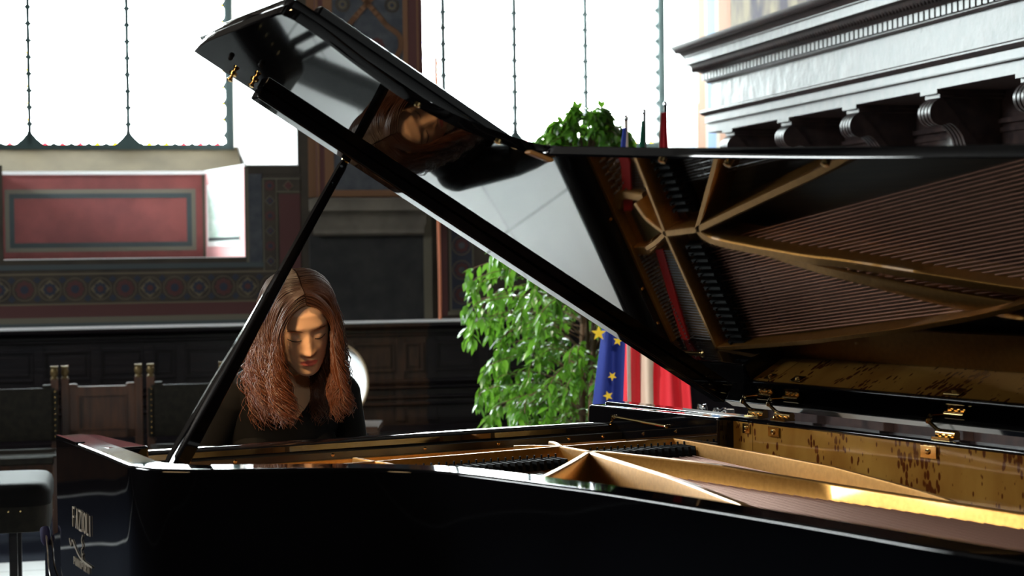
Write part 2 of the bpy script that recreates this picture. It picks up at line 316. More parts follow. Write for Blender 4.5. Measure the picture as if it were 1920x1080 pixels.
# sloping sills below both windows
for s0, s1 in ((-2.25, 0.948), (2.14, 3.90)):
    w = MB(); w.prism([(-0.90, 1.953), (-1.2, 2.128), (-1.3, 2.128), (-1.3, 1.953)], s0, s1, xf=lambda p: RP(p.z, p.x, p.y)); struct(build('trim_sill', w, 'sill', mw=ROOM))
w = MB()
w.box((-0.6, -0.865, 1.936), (0.715, -0.9, 1.957), xf=rx); w.box((-0.6, -0.001, 1.396), (0.87, -0.9, 1.409), xf=rx)
w.prism([(0.868, 0.006), (0.884, 0.006), (0.716, -0.9), (0.704, -0.9)], 1.945, 1.960, xf=rx)
w.prism([(0.873, 0.004), (1.19, 0.004), (0.95, -1.19), (0.72, -0.9)], 1.949, 1.956, xf=rx)
struct(build('trim_ledge', w, 'marble_and_highlight', mw=ROOM))
# painted back of the niche
w = MB()
w.box((-0.62, -0.899, 1.409), (0.708, -0.897, 1.937), 0, rx)
def frame(w, s0, s1, z0, z1, t, n0, n1, mi):
    w.box((s0, n0, z0), (s1, n1, z0 + t), mi, rx); w.box((s0, n0, z1 - t), (s1, n1, z1), mi, rx)
    w.box((s0, n0, z0 + t), (s0 + t, n1, z1 - t), mi, rx); w.box((s1 - t, n0, z0 + t), (s1, n1, z1 - t), mi, rx)
frame(w, -0.53, 0.648, 1.452, 1.845, 0.027, -0.897, -0.895, 3); frame(w, -0.503, 0.621, 1.479, 1.818, 0.030, -0.897, -0.8945, 2)
w.box((0.690, -0.897, 1.409), (0.708, -0.893, 1.937), 1, rx)
struct(build('trim_niche_back', w, ['nichered', 'olive', 'nicheslate', 'nicheolive'], mw=ROOM))
# right cheek of the niche, pale green field in a pink border
def cheek(p):    # x: 0 front..1 back, y out, z
    a = Vector((0.8725, 0.0)); b = Vector((0.7085, -0.9)); q = a + (b - a) * p.x; return RP(q.x - 0.003 - p.y, q.y, p.z)
w = MB(); w.box((0.0, 0, 1.409), (0.985, 0.001, 1.95), 0, cheek); w.box((0.12, 0.001, 1.50), (0.90, 0.003, 1.86), 1, cheek)
w.box((0.12, 0.003, 1.83), (0.90, 0.0045, 1.865), 2, cheek); w.box((0.12, 0.003, 1.51), (0.90, 0.0045, 1.53), 3, cheek); w.box((0.12, 0.003, 1.475), (0.90, 0.0045, 1.505), 2, cheek); w.box((0.90, 0.001, 1.475), (0.93, 0.0045, 1.865), 2, cheek)
struct(build('trim_niche_cheek', w, ['nichepink', 'nichepale', 'white', 'slateblue'], mw=ROOM))
# painted borders on the wall
def rosette(w, s, z, r, n, outer, inner):
    for k in range(8):
        a = math.pi * k / 4; c = (s + r * .62 * math.cos(a), z + r * .62 * math.sin(a)); q = r * .3
        w.prism([(c[0] + q * math.cos(t * math.pi / 4), c[1] + q * math.sin(t * math.pi / 4)) for t in range(8)], n, n + .0012, outer, lambda p: RP(p.x, p.z, p.y))
    w.prism([(s + r * .42 * math.cos(t * math.pi / 6), z + r * .42 * math.sin(t * math.pi / 6)) for t in range(12)], n, n + .002, inner, lambda p: RP(p.x, p.z, p.y))
def diamond(w, s, z, r, n, mi, sz=1.0): w.prism([(s - r, z), (s, z - r * sz), (s + r, z), (s, z + r * sz)], n, n + .0015, mi, lambda p: RP(p.x, p.z, p.y))
def ring(w, s, z, r, t, n, mi, k=20):
    for i in range(k):
        a, b = 2 * math.pi * i / k, 2 * math.pi * (i + 1) / k
        w.prism([(s + r * math.cos(a), z + r * math.sin(a)), (s + r * math.cos(b), z + r * math.sin(b)), (s + (r - t) * math.cos(b), z + (r - t) * math.sin(b)), (s + (r - t) * math.cos(a), z + (r - t) * math.sin(a))], n, n + .001, mi, lambda p: RP(p.x, p.z, p.y))
BM = ['plaster', 'olive', 'redpaint', 'bluepaint', 'creampaint', 'slateblue', 'orange', 'greyblue']
w = MB()
w.box((-2.2, 0, 1.345), (0.98, 0.003, 1.375), 5, rx); w.box((-2.2, 0, 1.315), (1.15, 0.003, 1.325), 4, rx)
w.box((-2.2, 0, 1.150), (1.95, 0.003, 1.315), 0, rx); w.box((-2.2, 0, 1.140), (1.20, 0.0035, 1.150), 4, rx)
w.box((-2.2, 0, 1.068), (1.20, 0.003, 1.140), 2, rx); w.box((-2.2, 0, 1.035), (1.20, 0.0035, 1.068), 1, rx); w.box((-2.2, 0, 0.995), (1.23, 0.003, 1.035), 5, rx)
for k in range(22):
    s = -1.98 + k * 0.143; z = 1.232
    if s > 1.12: break
    if k % 2: rosette(w, s, z, 0.058, .003, 2, 3)
    else: diamond(w, s, z, 0.058, .003, 4, 1.0); rosette(w, s, z, 0.042, .0045, 3, 2)
    for dz in (-.055, .055): diamond(w, s + .0715, z + dz, 0.022, .003, 3)
    ring(w, s, z, .066, .004, .003, 4)
struct(build('trim_1', w, BM, mw=ROOM))
w = MB()      # upright painted border at the right of the niche and its hook under the big window
w.box((0.877, 0, 1.376), (0.893, 0.003, 1.94), 1, rx); w.box((0.893, 0, 1.376), (0.972, 0.0025, 1.90), 7, rx); w.box((0.893, 0, 1.90), (1.20, 0.0025, 1.945), 0, rx)
w.box((0.976, 0, 1.325), (1.062, 0.003, 1.875), 1, rx); w.box((0.983, 0.003, 1.325), (1.055, 0.004, 1.868), 0, rx); w.box((1.062, 0, 1.79), (1.20, 0.003, 1.875), 1, rx); w.box((1.062, 0.003, 1.797), (1.20, 0.004, 1.868), 0, rx)
w.box((1.075, 0, 1.325), (1.20, 0.003, 1.78), 2, rx)
for k, z in enumerate((1.83, 1.74, 1.65, 1.56, 1.47, 1.38)):
    if k % 2 == 0: rosette(w, 1.019, z, 0.034, .004, 2, 3)
    else: diamond(w, 1.019, z, 0.032, .004, 4); diamond(w, 1.019, z, 0.025, .0055, 3); diamond(w, 1.019, z, 0.010, .007, 2)
diamond(w, 1.13, 1.83, 0.033, .004, 4); diamond(w, 1.13, 1.83, 0.026, .0055, 2)
w.box((1.193, 0, 1.953), (1.252, 0.003, WT), 0, rx); w.box((1.252, 0, 1.76), (1.30, 0.004, WT), 6, rx)
struct(build('trim_2', w, BM, mw=ROOM))
# painted pilaster with ogee ornament
w = MB()
w.box((1.30, 0, 1.76), (1.952, 0.05, WT), 2, rx)
w.box((1.345, .05, 1.76), (1.375, .052, WT), 6, rx); w.box((1.375, .05, 1.76), (1.86, .0515, WT), 7, rx); w.box((1.83, .0515, 1.76), (1.86, .053, WT), 6, rx); w.box((1.375, .0515, 1.76), (1.40, .053, WT), 6, rx)
w.box((1.30, .05, 1.76), (1.315, .052, WT), 6, rx); w.box((1.915, .05, 1.76), (1.925, .052, WT), 6, rx)
w.box((1.36, .0515, 1.76), (1.86, .054, 1.80), 6, rx)
def ribbon(w, pts, t, n, mi):
    P = [Vector(p) for p in pts]
    for a, b in zip(P[:-1], P[1:]):
        d = (b - a).normalized(); q = Vector((-d.y, d.x)) * t / 2
        w.prism([tuple(a + q - d * t * .2), tuple(b + q + d * t * .2), tuple(b - q + d * t * .2), tuple(a - q - d * t * .2)], n, n + .002, mi, lambda p: RP(p.x, p.z, p.y))
for zc in (2.20, 2.92, 3.64):      # zc = crossing below each ogee; half pitch .36
    for sg in (-1, 1):
        pts = [(1.615 + sg * x, zc + z) for x, z in ((0, 0), (.06, .07), (.10, .12), (.17, .15), (.20, .19), (.205, .27), (.17, .33), (.175, .40), (.20, .46), (.19, .53), (.12, .585), (.08, .63), (0, .72))]
        ribbon(w, [tuple(p) for p in catmull([(a, b, 0) for a, b in pts], 4)] if False else [(p.x, p.y) for p in catmull([(a, b, 0) for a, b in pts], 4)], .030, .0535, 6)
    for sg in (-1, 1):
        rosette(w, 1.615 + sg * .055, zc + .22, .05, .053, 2, 3); rosette(w, 1.615 + sg * .055, zc + .47, .05, .053, 2, 3); ring(w, 1.615 + sg * .15, zc - .01, .045, .012, .053, 0, 12); rosette(w, 1.615 + sg * .15, zc - .01, .03, .053, 4, 3)
    rosette(w, 1.615, zc + .345, .06, .053, 3, 2)
struct(build('trim_pilaster', w, BM, mw=ROOM))
# stone bracket mouldings under the pilaster, slate slab below
w = MB(); prof = [(0, 1.525), (.045, 1.525), (.06, 1.54), (.06, 1.575), (.075, 1.60), (.075, 1.635), (.09, 1.66), (.115, 1.675), (.115, 1.735), (.12, 1.745), (0, 1.76)]
rings = [[RP(s + (-1 if e == 0 else 1) * (n * .55), n, z) for n, z in prof] for e, s in ((0, 1.30), (1, 1.915))]
w.loft(rings); struct(build('trim_bracket', w, 'stone', mw=ROOM, bevel=0.004))
w = MB(); w.box((1.25, 0, .995), (1.945, .02, 1.527), xf=rx); struct(build('trim_slab', w, 'slab', mw=ROOM, bevel=0.003))
w = MB(); w.box((1.945, 0, .995), (1.995, .03, 1.76), 1, rx); w.box((1.995, 0, .995), (2.045, .01, 1.95), 0, rx); w.box((2.055, 0, 1.03), (2.095, .004, 1.95), 2, rx); w.box((2.11, 0, 1.06), (2.26, .003, 1.93), 1, rx); w.box((2.12, .003, 1.07), (2.25, .004, 1.92), 3, rx); w.box((2.055, 0, 1.035), (3.5, .003, 1.058), 1, rx)
for k in range(6): rosette(w, 2.185, 1.16 + k * .15, .05, .004, 2, 7); ring(w, 2.185, 1.16 + k * .15, .06, .006, .004, 4)
struct(build('trim_3', w, BM, mw=ROOM))
tag(build('copper_pipe', (lambda w: (w.tube([RP(2.035, .06, 1.005), RP(2.035, .06, 1.3), RP(2.03, .06, 1.75), RP(2.03, .06, 2.6)], .011, 10), w)[1])(MB()), 'copperpipe', smooth='auto', mw=ROOM), 'thin copper pipe running up the wall beside the dark slate slab', 'pipe')

# windows: lead mullions, roundel edges, panes
def window(name, s_list, s0, s1, z0, z1, pitch, dots, rt_scallop):
    root = bpy.data.objects.new(name, None); COL.objects.link(root); root.matrix_world = ROOM; struct(root)
    w = MB(); n = -1.2
    w.box((s0 - .05, n - .03, z0 - .045), (s1 + .05, n + .03, z0), xf=rx); w.box((s1, n - .03, z0), (s1 + .05, n + .03, z1), xf=rx); w.box((s0 - .05, n - .03, z0), (s0, n + .03, z1), xf=rx); w.box((s0, n - .03, z1 - .03), (s1, n + .03, z1), xf=rx)
    # roundel spandrels: little cusps of lead between round panes along the frame
    nz = int((z1 - z0) / pitch)
    for side, sgn in ((s1, -1), (s0, 1)):
        for k in range(nz): z = z0 + .06 + k * pitch; w.prism([(side, z - .030), (side + sgn * .012, z - .008), (side + sgn * .026, z), (side + sgn * .012, z + .008), (side, z + .030)], n - .01, n + .01, 0, lambda p: RP(p.x, p.z, p.y))
    ns = int((s1 - s0) / pitch)
    for k in range(ns + 1): s = s0 + k * (s1 - s0) / ns; w.prism([(s - .022, z0), (s, z0 + .012), (s + .022, z0)], n - .01, n + .01, 0, lambda p: RP(p.x, p.z, p.y))
    build('frame', w, 'lead', root)
    for s in s_list:
        w = MB(); w.box((s - .013, n - .02, z0), (s + .013, n + .02, z1), xf=rx)
        for k in range(nz): z = z0 + .13 + k * pitch; w.prism([(s - .028, z), (s - .012, z - .014), (s + .012, z - .014), (s + .028, z), (s + .012, z + .014), (s - .012, z + .014)], n - .015, n + .015, 0, lambda p: RP(p.x, p.z, p.y))
        w.prism([(s - .085, z0), (s - .045, z0 + .035), (s - .013, z0 + .075), (s - .013, z0 + .11), (s + .013, z0 + .11), (s + .013, z0 + .075), (s + .045, z0 + .035), (s + .085, z0)], n - .02, n + .02, 0, lambda p: RP(p.x, p.z, p.y))
        for sg in (-1, 1): ribbon(w, [(s + sg * .015, z0 + .078), (s + sg * .055, z0 + .085), (s + sg * .075, z0 + .03)], .008, n, 0)
        build('mullion', w, 'lead', root)
    w = MB(); w.box((s0, n - .002, z0), (s1, n + .002, z1), 0, rx)
    for (s, col, zz0, zz1) in dots:
        k = 0
        while zz0 + k * pitch < zz1: z = zz0 + k * pitch; w.prism([(s - .022, z - .012), (s, z), (s - .022, z + .012)], n + .004, n + .006, col, lambda p: RP(p.x, p.z, p.y)); k += 1
    for k in range(ns): s = s0 + (k + .5) * (s1 - s0) / ns; w.prism([(s - .02, z0), (s, z0 + .02), (s + .02, z0)], n + .004, n + .006, 1 + k // 5 % 2, lambda p: RP(p.x, p.z, p.y))
    build('pane', w, ['glass', 'glassyellow', 'glassred', 'glassblue'], root)
    return root
window('window_1', [-1.615, -0.995, -0.375, 0.245], -2.2, 0.872, 2.145, WT, .107,
       [(-.375, 1, 2.3, 2.8), (.27, 1, 2.6, 3.2), (-.05, 2, 2.4, 3.3), (.60, 2, 2.9, 3.3), (.73, 1, 2.4, 3.4), (.866, 1, 2.3, 3.4), (-.56, 2, 2.4, 3.0)], True)
window('window_2', [2.335, 2.828, 3.33], 2.175, 3.85, 2.16, WT, .107,
       [(2.205, 3, 2.3, 3.4), (2.85, 3, 2.6, 3.0), (3.35, 3, 2.3, 2.9), (3.82, 3, 2.2, 2.5)], True)

# dado panelling of the window wall
def panelling(name, s0, s1, material, joints, zt=0.965, zb=0.69, parent=None):
    w = MB(); w.box((s0, 0, 0), (s1, .03, .985), xf=rx)
    w.prism([(0, .955), (.055, .955), (.06, .965), (.085, .972), (.09, .985), (.09, .997), (0, 1.0)], s0, s1, xf=lambda p: RP(p.z, p.x, p.y))
    w.prism([(.03, .915), (.045, .92), (.045, .93), (.03, .935)], s0, s1, xf=lambda p: RP(p.z, p.x, p.y))
    for a, b in zip(joints[:-1], joints[1:]):
        for z0, z1 in ((.70, .875), (.10, .33)):
            frame(w, a + .028, b - .028, z0, z1, .012, .03, .042, 0); w.box((a + .055, .03, z0 + .03), (b - .055, .036, z1 - .03), xf=rx)
        w.box((a - .028, .03, .40), (a + .028, .040, .90), xf=rx)
    for z, t, d in ((.650, .03, .055), (.61, .018, .07), (.55, .02, .05), (.507, .016, .06)): w.prism([(.03, z - t), (d - .01, z - t), (d, z - t * .4), (d, z), (.03, z + .006)], s0, s1, xf=lambda p: RP(p.z, p.x, p.y))
    return struct(build(name, w, material, mw=ROOM, bevel=.002))
panelling('wall_panelling', -5.9, 1.28, 'darkwood', [-2.3, -1.98, -1.66, -1.34, -1.02, -.70, -.335, -.015, .29, .475, .80, 1.12])
panelling('wall_panelling_middle', 1.28, 1.962, 'panelwood', [1.30, 1.478, 1.785, 1.96])
panelling('wall_panelling_right', 1.962, 3.55, 'darkwood', [1.98, 2.30, 2.62, 2.94, 3.26, 3.54])
w = MB(); w.prism([(.0, .9965), (.092, .9965), (.096, 1.000), (.096, 1.009), (.088, 1.014), (0, 1.014)], -5.9, 3.55, xf=lambda p: RP(p.z, p.x, p.y)); struct(build('trim_rail_highlight', w, 'marble_and_highlight', mw=ROOM))  # pale strip puts the bright highlight along the rail into its colour
ru = MB(); ru.prism([(-5.8, .45), (3.3, .45), (3.3, 2.22), (-5.8, 2.22)], .0005, .002, xf=lambda p: RP(p.x, p.y, p.z)); tag(build('dark_floor_strip', ru, 'dark_floor_sheet', mw=ROOM), 'long dark strip laid on the floor under the high-backed chairs along the window wall', 'dark_floor_sheet')  # added flat strip that makes this part of the floor dark
cp = MB(); cp.prism([(-5.85, 2.3), (-1.05, 2.3), (-1.05, 4.0), (-1.5, 6.4), (3.4, 6.4), (3.4, 16.5), (-5.85, 16.5)], .0005, .002, xf=lambda p: RP(p.x, p.y, p.z)); tag(build('dark_floor_sheet', cp, 'dark_floor_sheet', mw=ROOM), 'dark blue carpet on the floor in front of and beside the piano', 'dark_floor_sheet')  # added out of view so the piano side mirrors a dark floor
# long bench seat against the panelling
b = thing('wall_bench', 'long dark wooden bench seat fixed along the panelled wall below the windows', 'bench', ROOM)
w = MB(); w.prism([(.06, .335), (.36, .335), (.38, .345), (.38, .372), (.06, .378)], -5.8, 3.4, xf=lambda p: RP(p.z, p.x, p.y)); build('seat', w, 'darkwood', b, bevel=.003)
w = MB(); w.box((-5.8, .08, .08), (3.4, .33, .335), xf=rx); w.box((-5.8, .33, .30), (3.4, .345, .335), xf=rx); build('base', w, 'panelwood', b, bevel=.002)
w = MB(); w.box((-5.8, .06, 0), (3.4, .37, .08), xf=rx); build('plinth', w, 'darkwood', b)

# right wall with fresco, left and near walls, floor, ceiling
CS = 3.554
def rw(p): return RP(CS - p.y, p.x, p.z)      # x = distance from the corner, y = off the right wall into the room
w = MB(); w.box((-.0, 0, 0), (17, -.4, 5.6), xf=rw); struct(build('wall_right', w, 'white', mw=ROOM))
w = MB(); Z0, Z1 = 1.4, 4.3
w.box((.50, 0, Z0), (.62, .003, Z1), 4, rw); w.box((.62, 0, Z0), (.66, .0035, Z1), 3, rw); w.box((.66, 0, Z0), (.80, .004, Z1), 0, rw); w.box((.80, 0, Z0), (.86, .0035, Z1), 3, rw); w.box((.86, 0, Z0), (.97, .003, Z1), 1, rw); w.box((.97, 0, Z0), (1.02, .0035, Z1), 4, rw); w.box((1.02, 0, Z0), (1.06, .003, Z1), 1, rw)
w.box((1.06, 0, Z0), (6.5, .002, Z1), 2, rw)
def blob(c, r, sy, mi, n=12): w.prism([(c[0] + r * math.cos(t * 2 * math.pi / n), c[1] + r * sy * math.sin(t * 2 * math.pi / n)) for t in range(n)], .002, .004, mi, lambda p: rw(Vector((p.x, p.z, p.y))))
blob((.28, 2.62), .07, .5, 5); blob((.28, 2.66), .03, 1.0, 5)
w.box((.47, 0, 1.6), (.49, .002, 2.3), 4, rw); w.box((.12, 0, 2.02), (.42, .002, 2.03), 0, rw)
wd_ = MB(); wd_.box((0, 0, 0), (1.64, .03, 1.12), xf=rw); wd_.box((0, 0, 1.12), (1.64, .05, 1.15), xf=rw); wd_.box((.1, .03, .2), (1.5, .036, 1.0), xf=rw); struct(build('wall_panelling_side', wd_, 'darkwood', mw=ROOM, bevel=.003))
struct(build('trim_fresco', w, ['frescoblue', 'frescoorange', 'fresco', 'frescocream', 'frescoorange', 'frescocream'], mw=ROOM))
w = MB(); w.box((-6.1, 0, 0), (-5.9, 17, 3.8), xf=rx); w.box((-6.1, 0, 5.2), (-5.9, 17, 5.6), xf=rx); w.box((-6.1, 0, 3.8), (-5.9, 1.6, 5.2), xf=rx); w.box((-6.1, 5.0, 3.8), (-5.9, 17, 5.2), xf=rx); struct(build('wall_left', w, 'darkwood', mw=ROOM))
w = MB(); w.box((-6.1, 17, 0), (4, 17.2, 3.55), xf=rx); w.box((-6.1, 17, 4.25), (4, 17.2, 5.6), xf=rx); w.box((-6.1, 17, 3.55), (-1.25, 17.2, 4.25), xf=rx); w.box((-.25, 17, 3.55), (4, 17.2, 4.25), xf=rx); struct(build('wall_near', w, 'plaster', mw=ROOM))
w = MB(); w.box((-6.1, -1.5, -.12), (5.2, 17.2, 0), xf=rx); struct(build('floor', w, 'tiles', mw=ROOM))
w = MB(); w.box((-6.1, -1.5, 5.5), (5.2, 17.2, 5.7), xf=rx)
for k in range(9): w.box((-6, 1 + k * 1.8, 5.25), (4, 1.25 + k * 1.8, 5.5), xf=rx)
struct(build('ceiling', w, 'ceiling', mw=ROOM))

# carved canopy on the right wall
cn = thing('carved_canopy', 'dark carved wooden canopy with dentil cornice and scroll brackets on the right wall', 'canopy', ROOM)
def sec(w, prof, t0=1.62, t1=9.5, mi=0):     # profile (off, z) run along the wall; the far end is mitred back
    ring0 = [rw(Vector((t0 - max(0, (o - .33)) * .55, o, z))) for o, z in prof]; ring1 = [rw(Vector((t1, o, z))) for o, z in prof]; w.loft([ring0, ring1], mi)
w = MB(); sec(w, [(0, 2.165), (.33, 2.165), (.33, 2.315), (0, 2.315)]); build('frieze', w, 'canopygrain', cn, bevel=.002)
w = MB(); sec(w, [(0, 2.045), (.345, 2.045), (.345, 2.095), (.36, 2.10), (.36, 2.137), (.372, 2.14), (.385, 2.152), (.385, 2.160), (.37, 2.168), (0, 2.168)])
sec(w, [(.345, 2.094), (.364, 2.0955), (.364, 2.100), (.345, 2.102)])
build('architrave', w, 'canopy', cn, bevel=.002)
w = MB(); sec(w, [(0, 2.313), (.345, 2.313), (.355, 2.322), (.355, 2.33), (0, 2.33)])
k = 0; t = 1.60
while t < 9.4: w.box((t, .30, 2.328), (t + .033, .372, 2.366), xf=rw); t += .0487
w.box((1.60, 0, 2.328), (9.5, .335, 2.366), xf=rw); build('dentil_band', w, 'canopy', cn)
w = MB(); sec(w, [(0, 2.366), (.378, 2.366), (.382, 2.371), (.40, 2.375), (.418, 2.39), (.425, 2.405), (.43, 2.412), (0, 2.414)])
t = 1.58
while t < 9.4: w.sphere(rw(Vector((t, .412, 2.386))), .013, 8, 0, (1, .8, 1)); t += .032
build('egg_moulding', w, 'canopy', cn, smooth='auto')
w = MB(); sec(w, [(0, 2.412), (.455, 2.412), (.455, 2.452), (.462, 2.455), (.462, 2.462), (0, 2.464)]); build('corona', w, 'canopygrain', cn, bevel=.002)
w = MB(); sec(w, [(0, 2.462), (.465, 2.462), (.475, 2.475), (.50, 2.487), (.515, 2.502), (.52, 2.515), (0, 2.517)])
t = 1.55
while t < 9.4: w.sphere(rw(Vector((t, .497, 2.484))), .009, 6, 0, (1.5, .8, .8)); t += .028
build('crown_moulding', w, 'canopy', cn, smooth='auto')
w = MB()
w.box((1.62, 0, .3), (9.5, .05, 2.05), xf=rw)
for a, b2 in [(1.66 + .78 * k, 2.44 + .78 * k) for k in range(9)]:
    for (zz0, zz1) in ((1.62, 1.93),):
        for (p0, p1, q0, q1, o) in ((a + .10, b2 - .10, zz0, zz1, .068), (a + .135, b2 - .135, zz0 + .035, zz1 - .035, .060)):
            w.box((p0, .05, q0), (p1, o, q0 + .02), xf=rw); w.box((p0, .05, q1 - .02), (p1, o, q1), xf=rw); w.box((p0, .05, q0), (p0 + .02, o, q1), xf=rw); w.box((p1 - .02, .05, q0), (p1, o, q1), xf=rw)
    w.box((a - .045, .05, .3), (a + .045, .10, 2.05), xf=rw)
w.prism([(.05, 1.50), (.12, 1.52), (.14, 1.55), (.10, 1.58), (.05, 1.60)], 1.62, 9.5, xf=lambda p: rw(Vector((p.z, p.x, p.y))))
build('back_panel', w, 'canopy', cn, bevel=.002)
for k in range(9):
    t0 = 1.87 + .78 * k; w = MB()
    prof = [(.05, 2.045), (.34, 2.045), (.34, 2.025), (.31, 2.02), (.345, 2.0), (.365, 1.965), (.355, 1.925), (.32, 1.905), (.28, 1.915), (.25, 1.90), (.22, 1.86), (.20, 1.80), (.16, 1.76), (.10, 1.745), (.05, 1.70)]
    pp = [(p.x, p.y) for p in catmull([(a, b, 0) for a, b in prof[3:]], 4)]
    w.prism(prof[:3] + pp, t0 + .012, t0 + .098, xf=lambda p: rw(Vector((p.z, p.x, p.y))))
    for d in (.0, .03, .06, .09): w.prism([(o + .008 if o > .06 else o, z - (.004 if z < 2.02 else 0)) for o, z in pp], t0 + d, t0 + d + .018, xf=lambda p: rw(Vector((p.z, p.x, p.y))))
    w.box((t0 - .02, .05, 2.028), (t0 + .13, .352, 2.046), xf=rw); w.box((t0 - .01, .05, 2.012), (t0 + .12, .335, 2.028), xf=rw)
    build('scroll_bracket', w, 'canopy', cn, smooth='auto')

# ================================================================ PIANO
pn = thing('grand_piano', 'large black lacquered concert grand piano with raised lid and gold plate', 'piano', PIANO)
def px_(p): return PL(p.x, p.y, p.z)
OUT = [(.05, .0), (.034, .22), (.018, .45), (.004, .62), (.002, .69), (.018, .752), (.052, .794), (.108, .84), (.237, .911), (.355, .995), (.425, 1.085), (.462, 1.193), (.50, 1.382), (.532, 1.583), (.566, 2.0), (.585, 2.35), (.62, 2.55), (.70, 2.69), (.84, 2.77), (1.02, 2.79), (1.20, 2.77), (1.36, 2.70), (1.48, 2.58), (1.555, 2.40), (1.573, 2.15), (1.573, 1.2), (1.573, .30), (1.573, -.03)]
def dense(pts, k=5): return [(p.x, p.y) for p in catmull([(a, b, 0) for a, b in pts], k)]
OUTD = dense(OUT, 5)
def offset(pts, d):
    o = []
    for i, p in enumerate(pts):
        a = Vector(pts[max(i - 1, 0)]); b = Vector(pts[min(i + 1, len(pts) - 1)]); t = (b - a).normalized(); nn = Vector((t.y, -t.x)); q = Vector(p) + nn * d; o.append((q.x, q.y))
    return o
def inside_sign():
    q = offset(OUTD, .05)[5]; return 1 if q[0] > OUTD[5][0] else -1
SG = inside_sign()
def wallstrip(w, a, b, z0, z1, mi=0, z1b=None):
    n = len(a); rings = [[PL(a[i][0], a[i][1], z0), PL(b[i][0], b[i][1], z0), PL(b[i][0], b[i][1], z1 if z1b is None else z1b), PL(a[i][0], a[i][1], z1)] for i in range(n)]
    w.loft(rings, mi)
INN = offset(OUTD, SG * .066)
w = MB(); wallstrip(w, OUTD, INN, .655, RZ - .0022, z1b=RZ); rim = build('rim', w, 'lacquer', pn, smooth='auto', bevel=.007); rim.modifiers['bevel'].segments = 4
# burl veneer lining inside the rim, from the end of the bass arm round to the treble bend
i0 = next(i for i, p in enumerate(INN) if p[1] > .72); i1 = max(i for i, p in enumerate(INN) if p[1] > .40)
IN2 = offset(OUTD, SG * .0675)
w = MB(); wallstrip(w, INN[i0:i1], IN2[i0:i1], .80, RZ - .010); w2 = w
w2.box(PL(1.5045, .54, .80), PL(1.507, INN[i1 - 1][1] + .002, RZ - .010))
build('inner_veneer', w2, 'burl', pn, smooth='auto')
# arms beside the keyboard
def arm(u0, u1, vf, z_front, vb=.36):
    w = MB(); prof = [(vf, z_front), (vb, RZ - .0005), (vb, .66), (vf - .1, .66), (vf - .1, .735), (vf - .085, .765), (vf - .04, .79), (vf - .005, .80), (vf + .03, .85), (vf + .035, .91), (vf + .005, .935), (vf - .006, .955), (vf - .004, z_front - .012)]
    w.prism(prof, u0, u1, xf=lambda p: PL(p.z, p.x, p.y)); return w
build('arm', arm(.055, .145, .0, RZ - .004), 'lacquer', pn, smooth='auto', bevel=.006)
build('arm', arm(1.46, 1.572, -.03, RZ - .006, .545), 'lacquer', pn, smooth='auto', bevel=.006)
w = MB(); w.prism([(.0502, 0), (.036, .20), (.056, .20), (.0565, 0)], .66, RZ, xf=px_); w.prism([(-.10, .66), (-.10, .735), (-.085, .765), (-.04, .79), (-.005, .80), (.03, .81), (.03, .66)], .048, .057, xf=lambda p: PL(p.z, p.x, p.y)); build('cheek_cap', w, 'lacquer', pn)
# brass desk rails on the inner faces of the arms
for uu in (1.457, .148):
    w = MB(); w.tube([PL(uu, .095, .9905), PL(uu, .335, .984)], .0035, 8); w.sphere(PL(uu, .335, .984), .006, 8); w.sphere(PL(uu, .095, .9905), .006, 8); w.box(PL(uu, .08, .995), PL(uu + .003, .083, .975)); build('desk_rail', w, 'brass', pn, smooth='auto')
w = MB(); w.box(PL(.06, -.10, .655), PL(1.56, .36, .72)); build('key_bed', w, 'lacquer', pn, bevel=.003)
w = MB(); w.box(PL(.145, -.095, .72), PL(1.46, -.075, .775)); build('key_slip', w, 'lacquer', pn, bevel=.003)
nk = 52; kw = 1.225 / nk; u_0 = .19
wk = MB(); wk.box((0, 0, 0), (kw - .0012, -.15, .022)); k0 = build('white_key', wk, 'ivory', pn, bevel=.001); k0.location = PL(u_0, -.072, .755)
for i in range(1, nk): c = k0.copy(); COL.objects.link(c); c.location = PL(u_0 + i * kw, -.072, .755)
# local y is -v, so keys run toward the plate
for o in [x for x in pn.children if x.name.startswith('white_key')]: o.data = k0.data
wk = MB(); wk.prism([(0, 0), (.095, 0), (.095, .011), (.006, .011)], 0, .011, xf=lambda p: Vector((p.z, -p.x, p.y))); b0 = None
for i in range(nk):
    if i % 7 in (1, 4): continue
    if i == nk - 1: break
    if b0 is None: b0 = build('black_key', wk, 'ebony', pn, bevel=.001); c = b0
    else: c = b0.copy(); COL.objects.link(c)
    c.location = PL(u_0 + (i + 1) * kw - .0055, -.018, .777)
for ka, kb in ((.145, .185), (1.418, 1.46)): w = MB(); w.box(PL(ka, -.075, .72), PL(kb, .078, .79)); build('key_block', w, 'lacquer', pn, bevel=.002)
w = MB(); w.prism([(.072, .775), (.052, .955), (.047, .974), (.050, .9785), (.058, .979), (.099, .9755), (.104, .971), (.104, .80)], .075, 1.462, xf=lambda p: PL(p.z, p.x, p.y)); build('fallboard', w, 'lacquer', pn, smooth='auto')
w = MB(); w.box(PL(.09, .100, .80), PL(1.46, .132, .9555)); st = build('stretcher', w, 'satin', pn, bevel=.002)
for uu in (.19, .42, .66, .90, 1.10, 1.30, 1.40):
    w = MB(); w.lathe([(.0045, 0), (.0045, .003), (.002, .004)], n=10, xf=lambda p: PL(uu + p.x, .131 + p.z, .9475 + p.y)); build('screw', w, 'brass', st, smooth='auto')
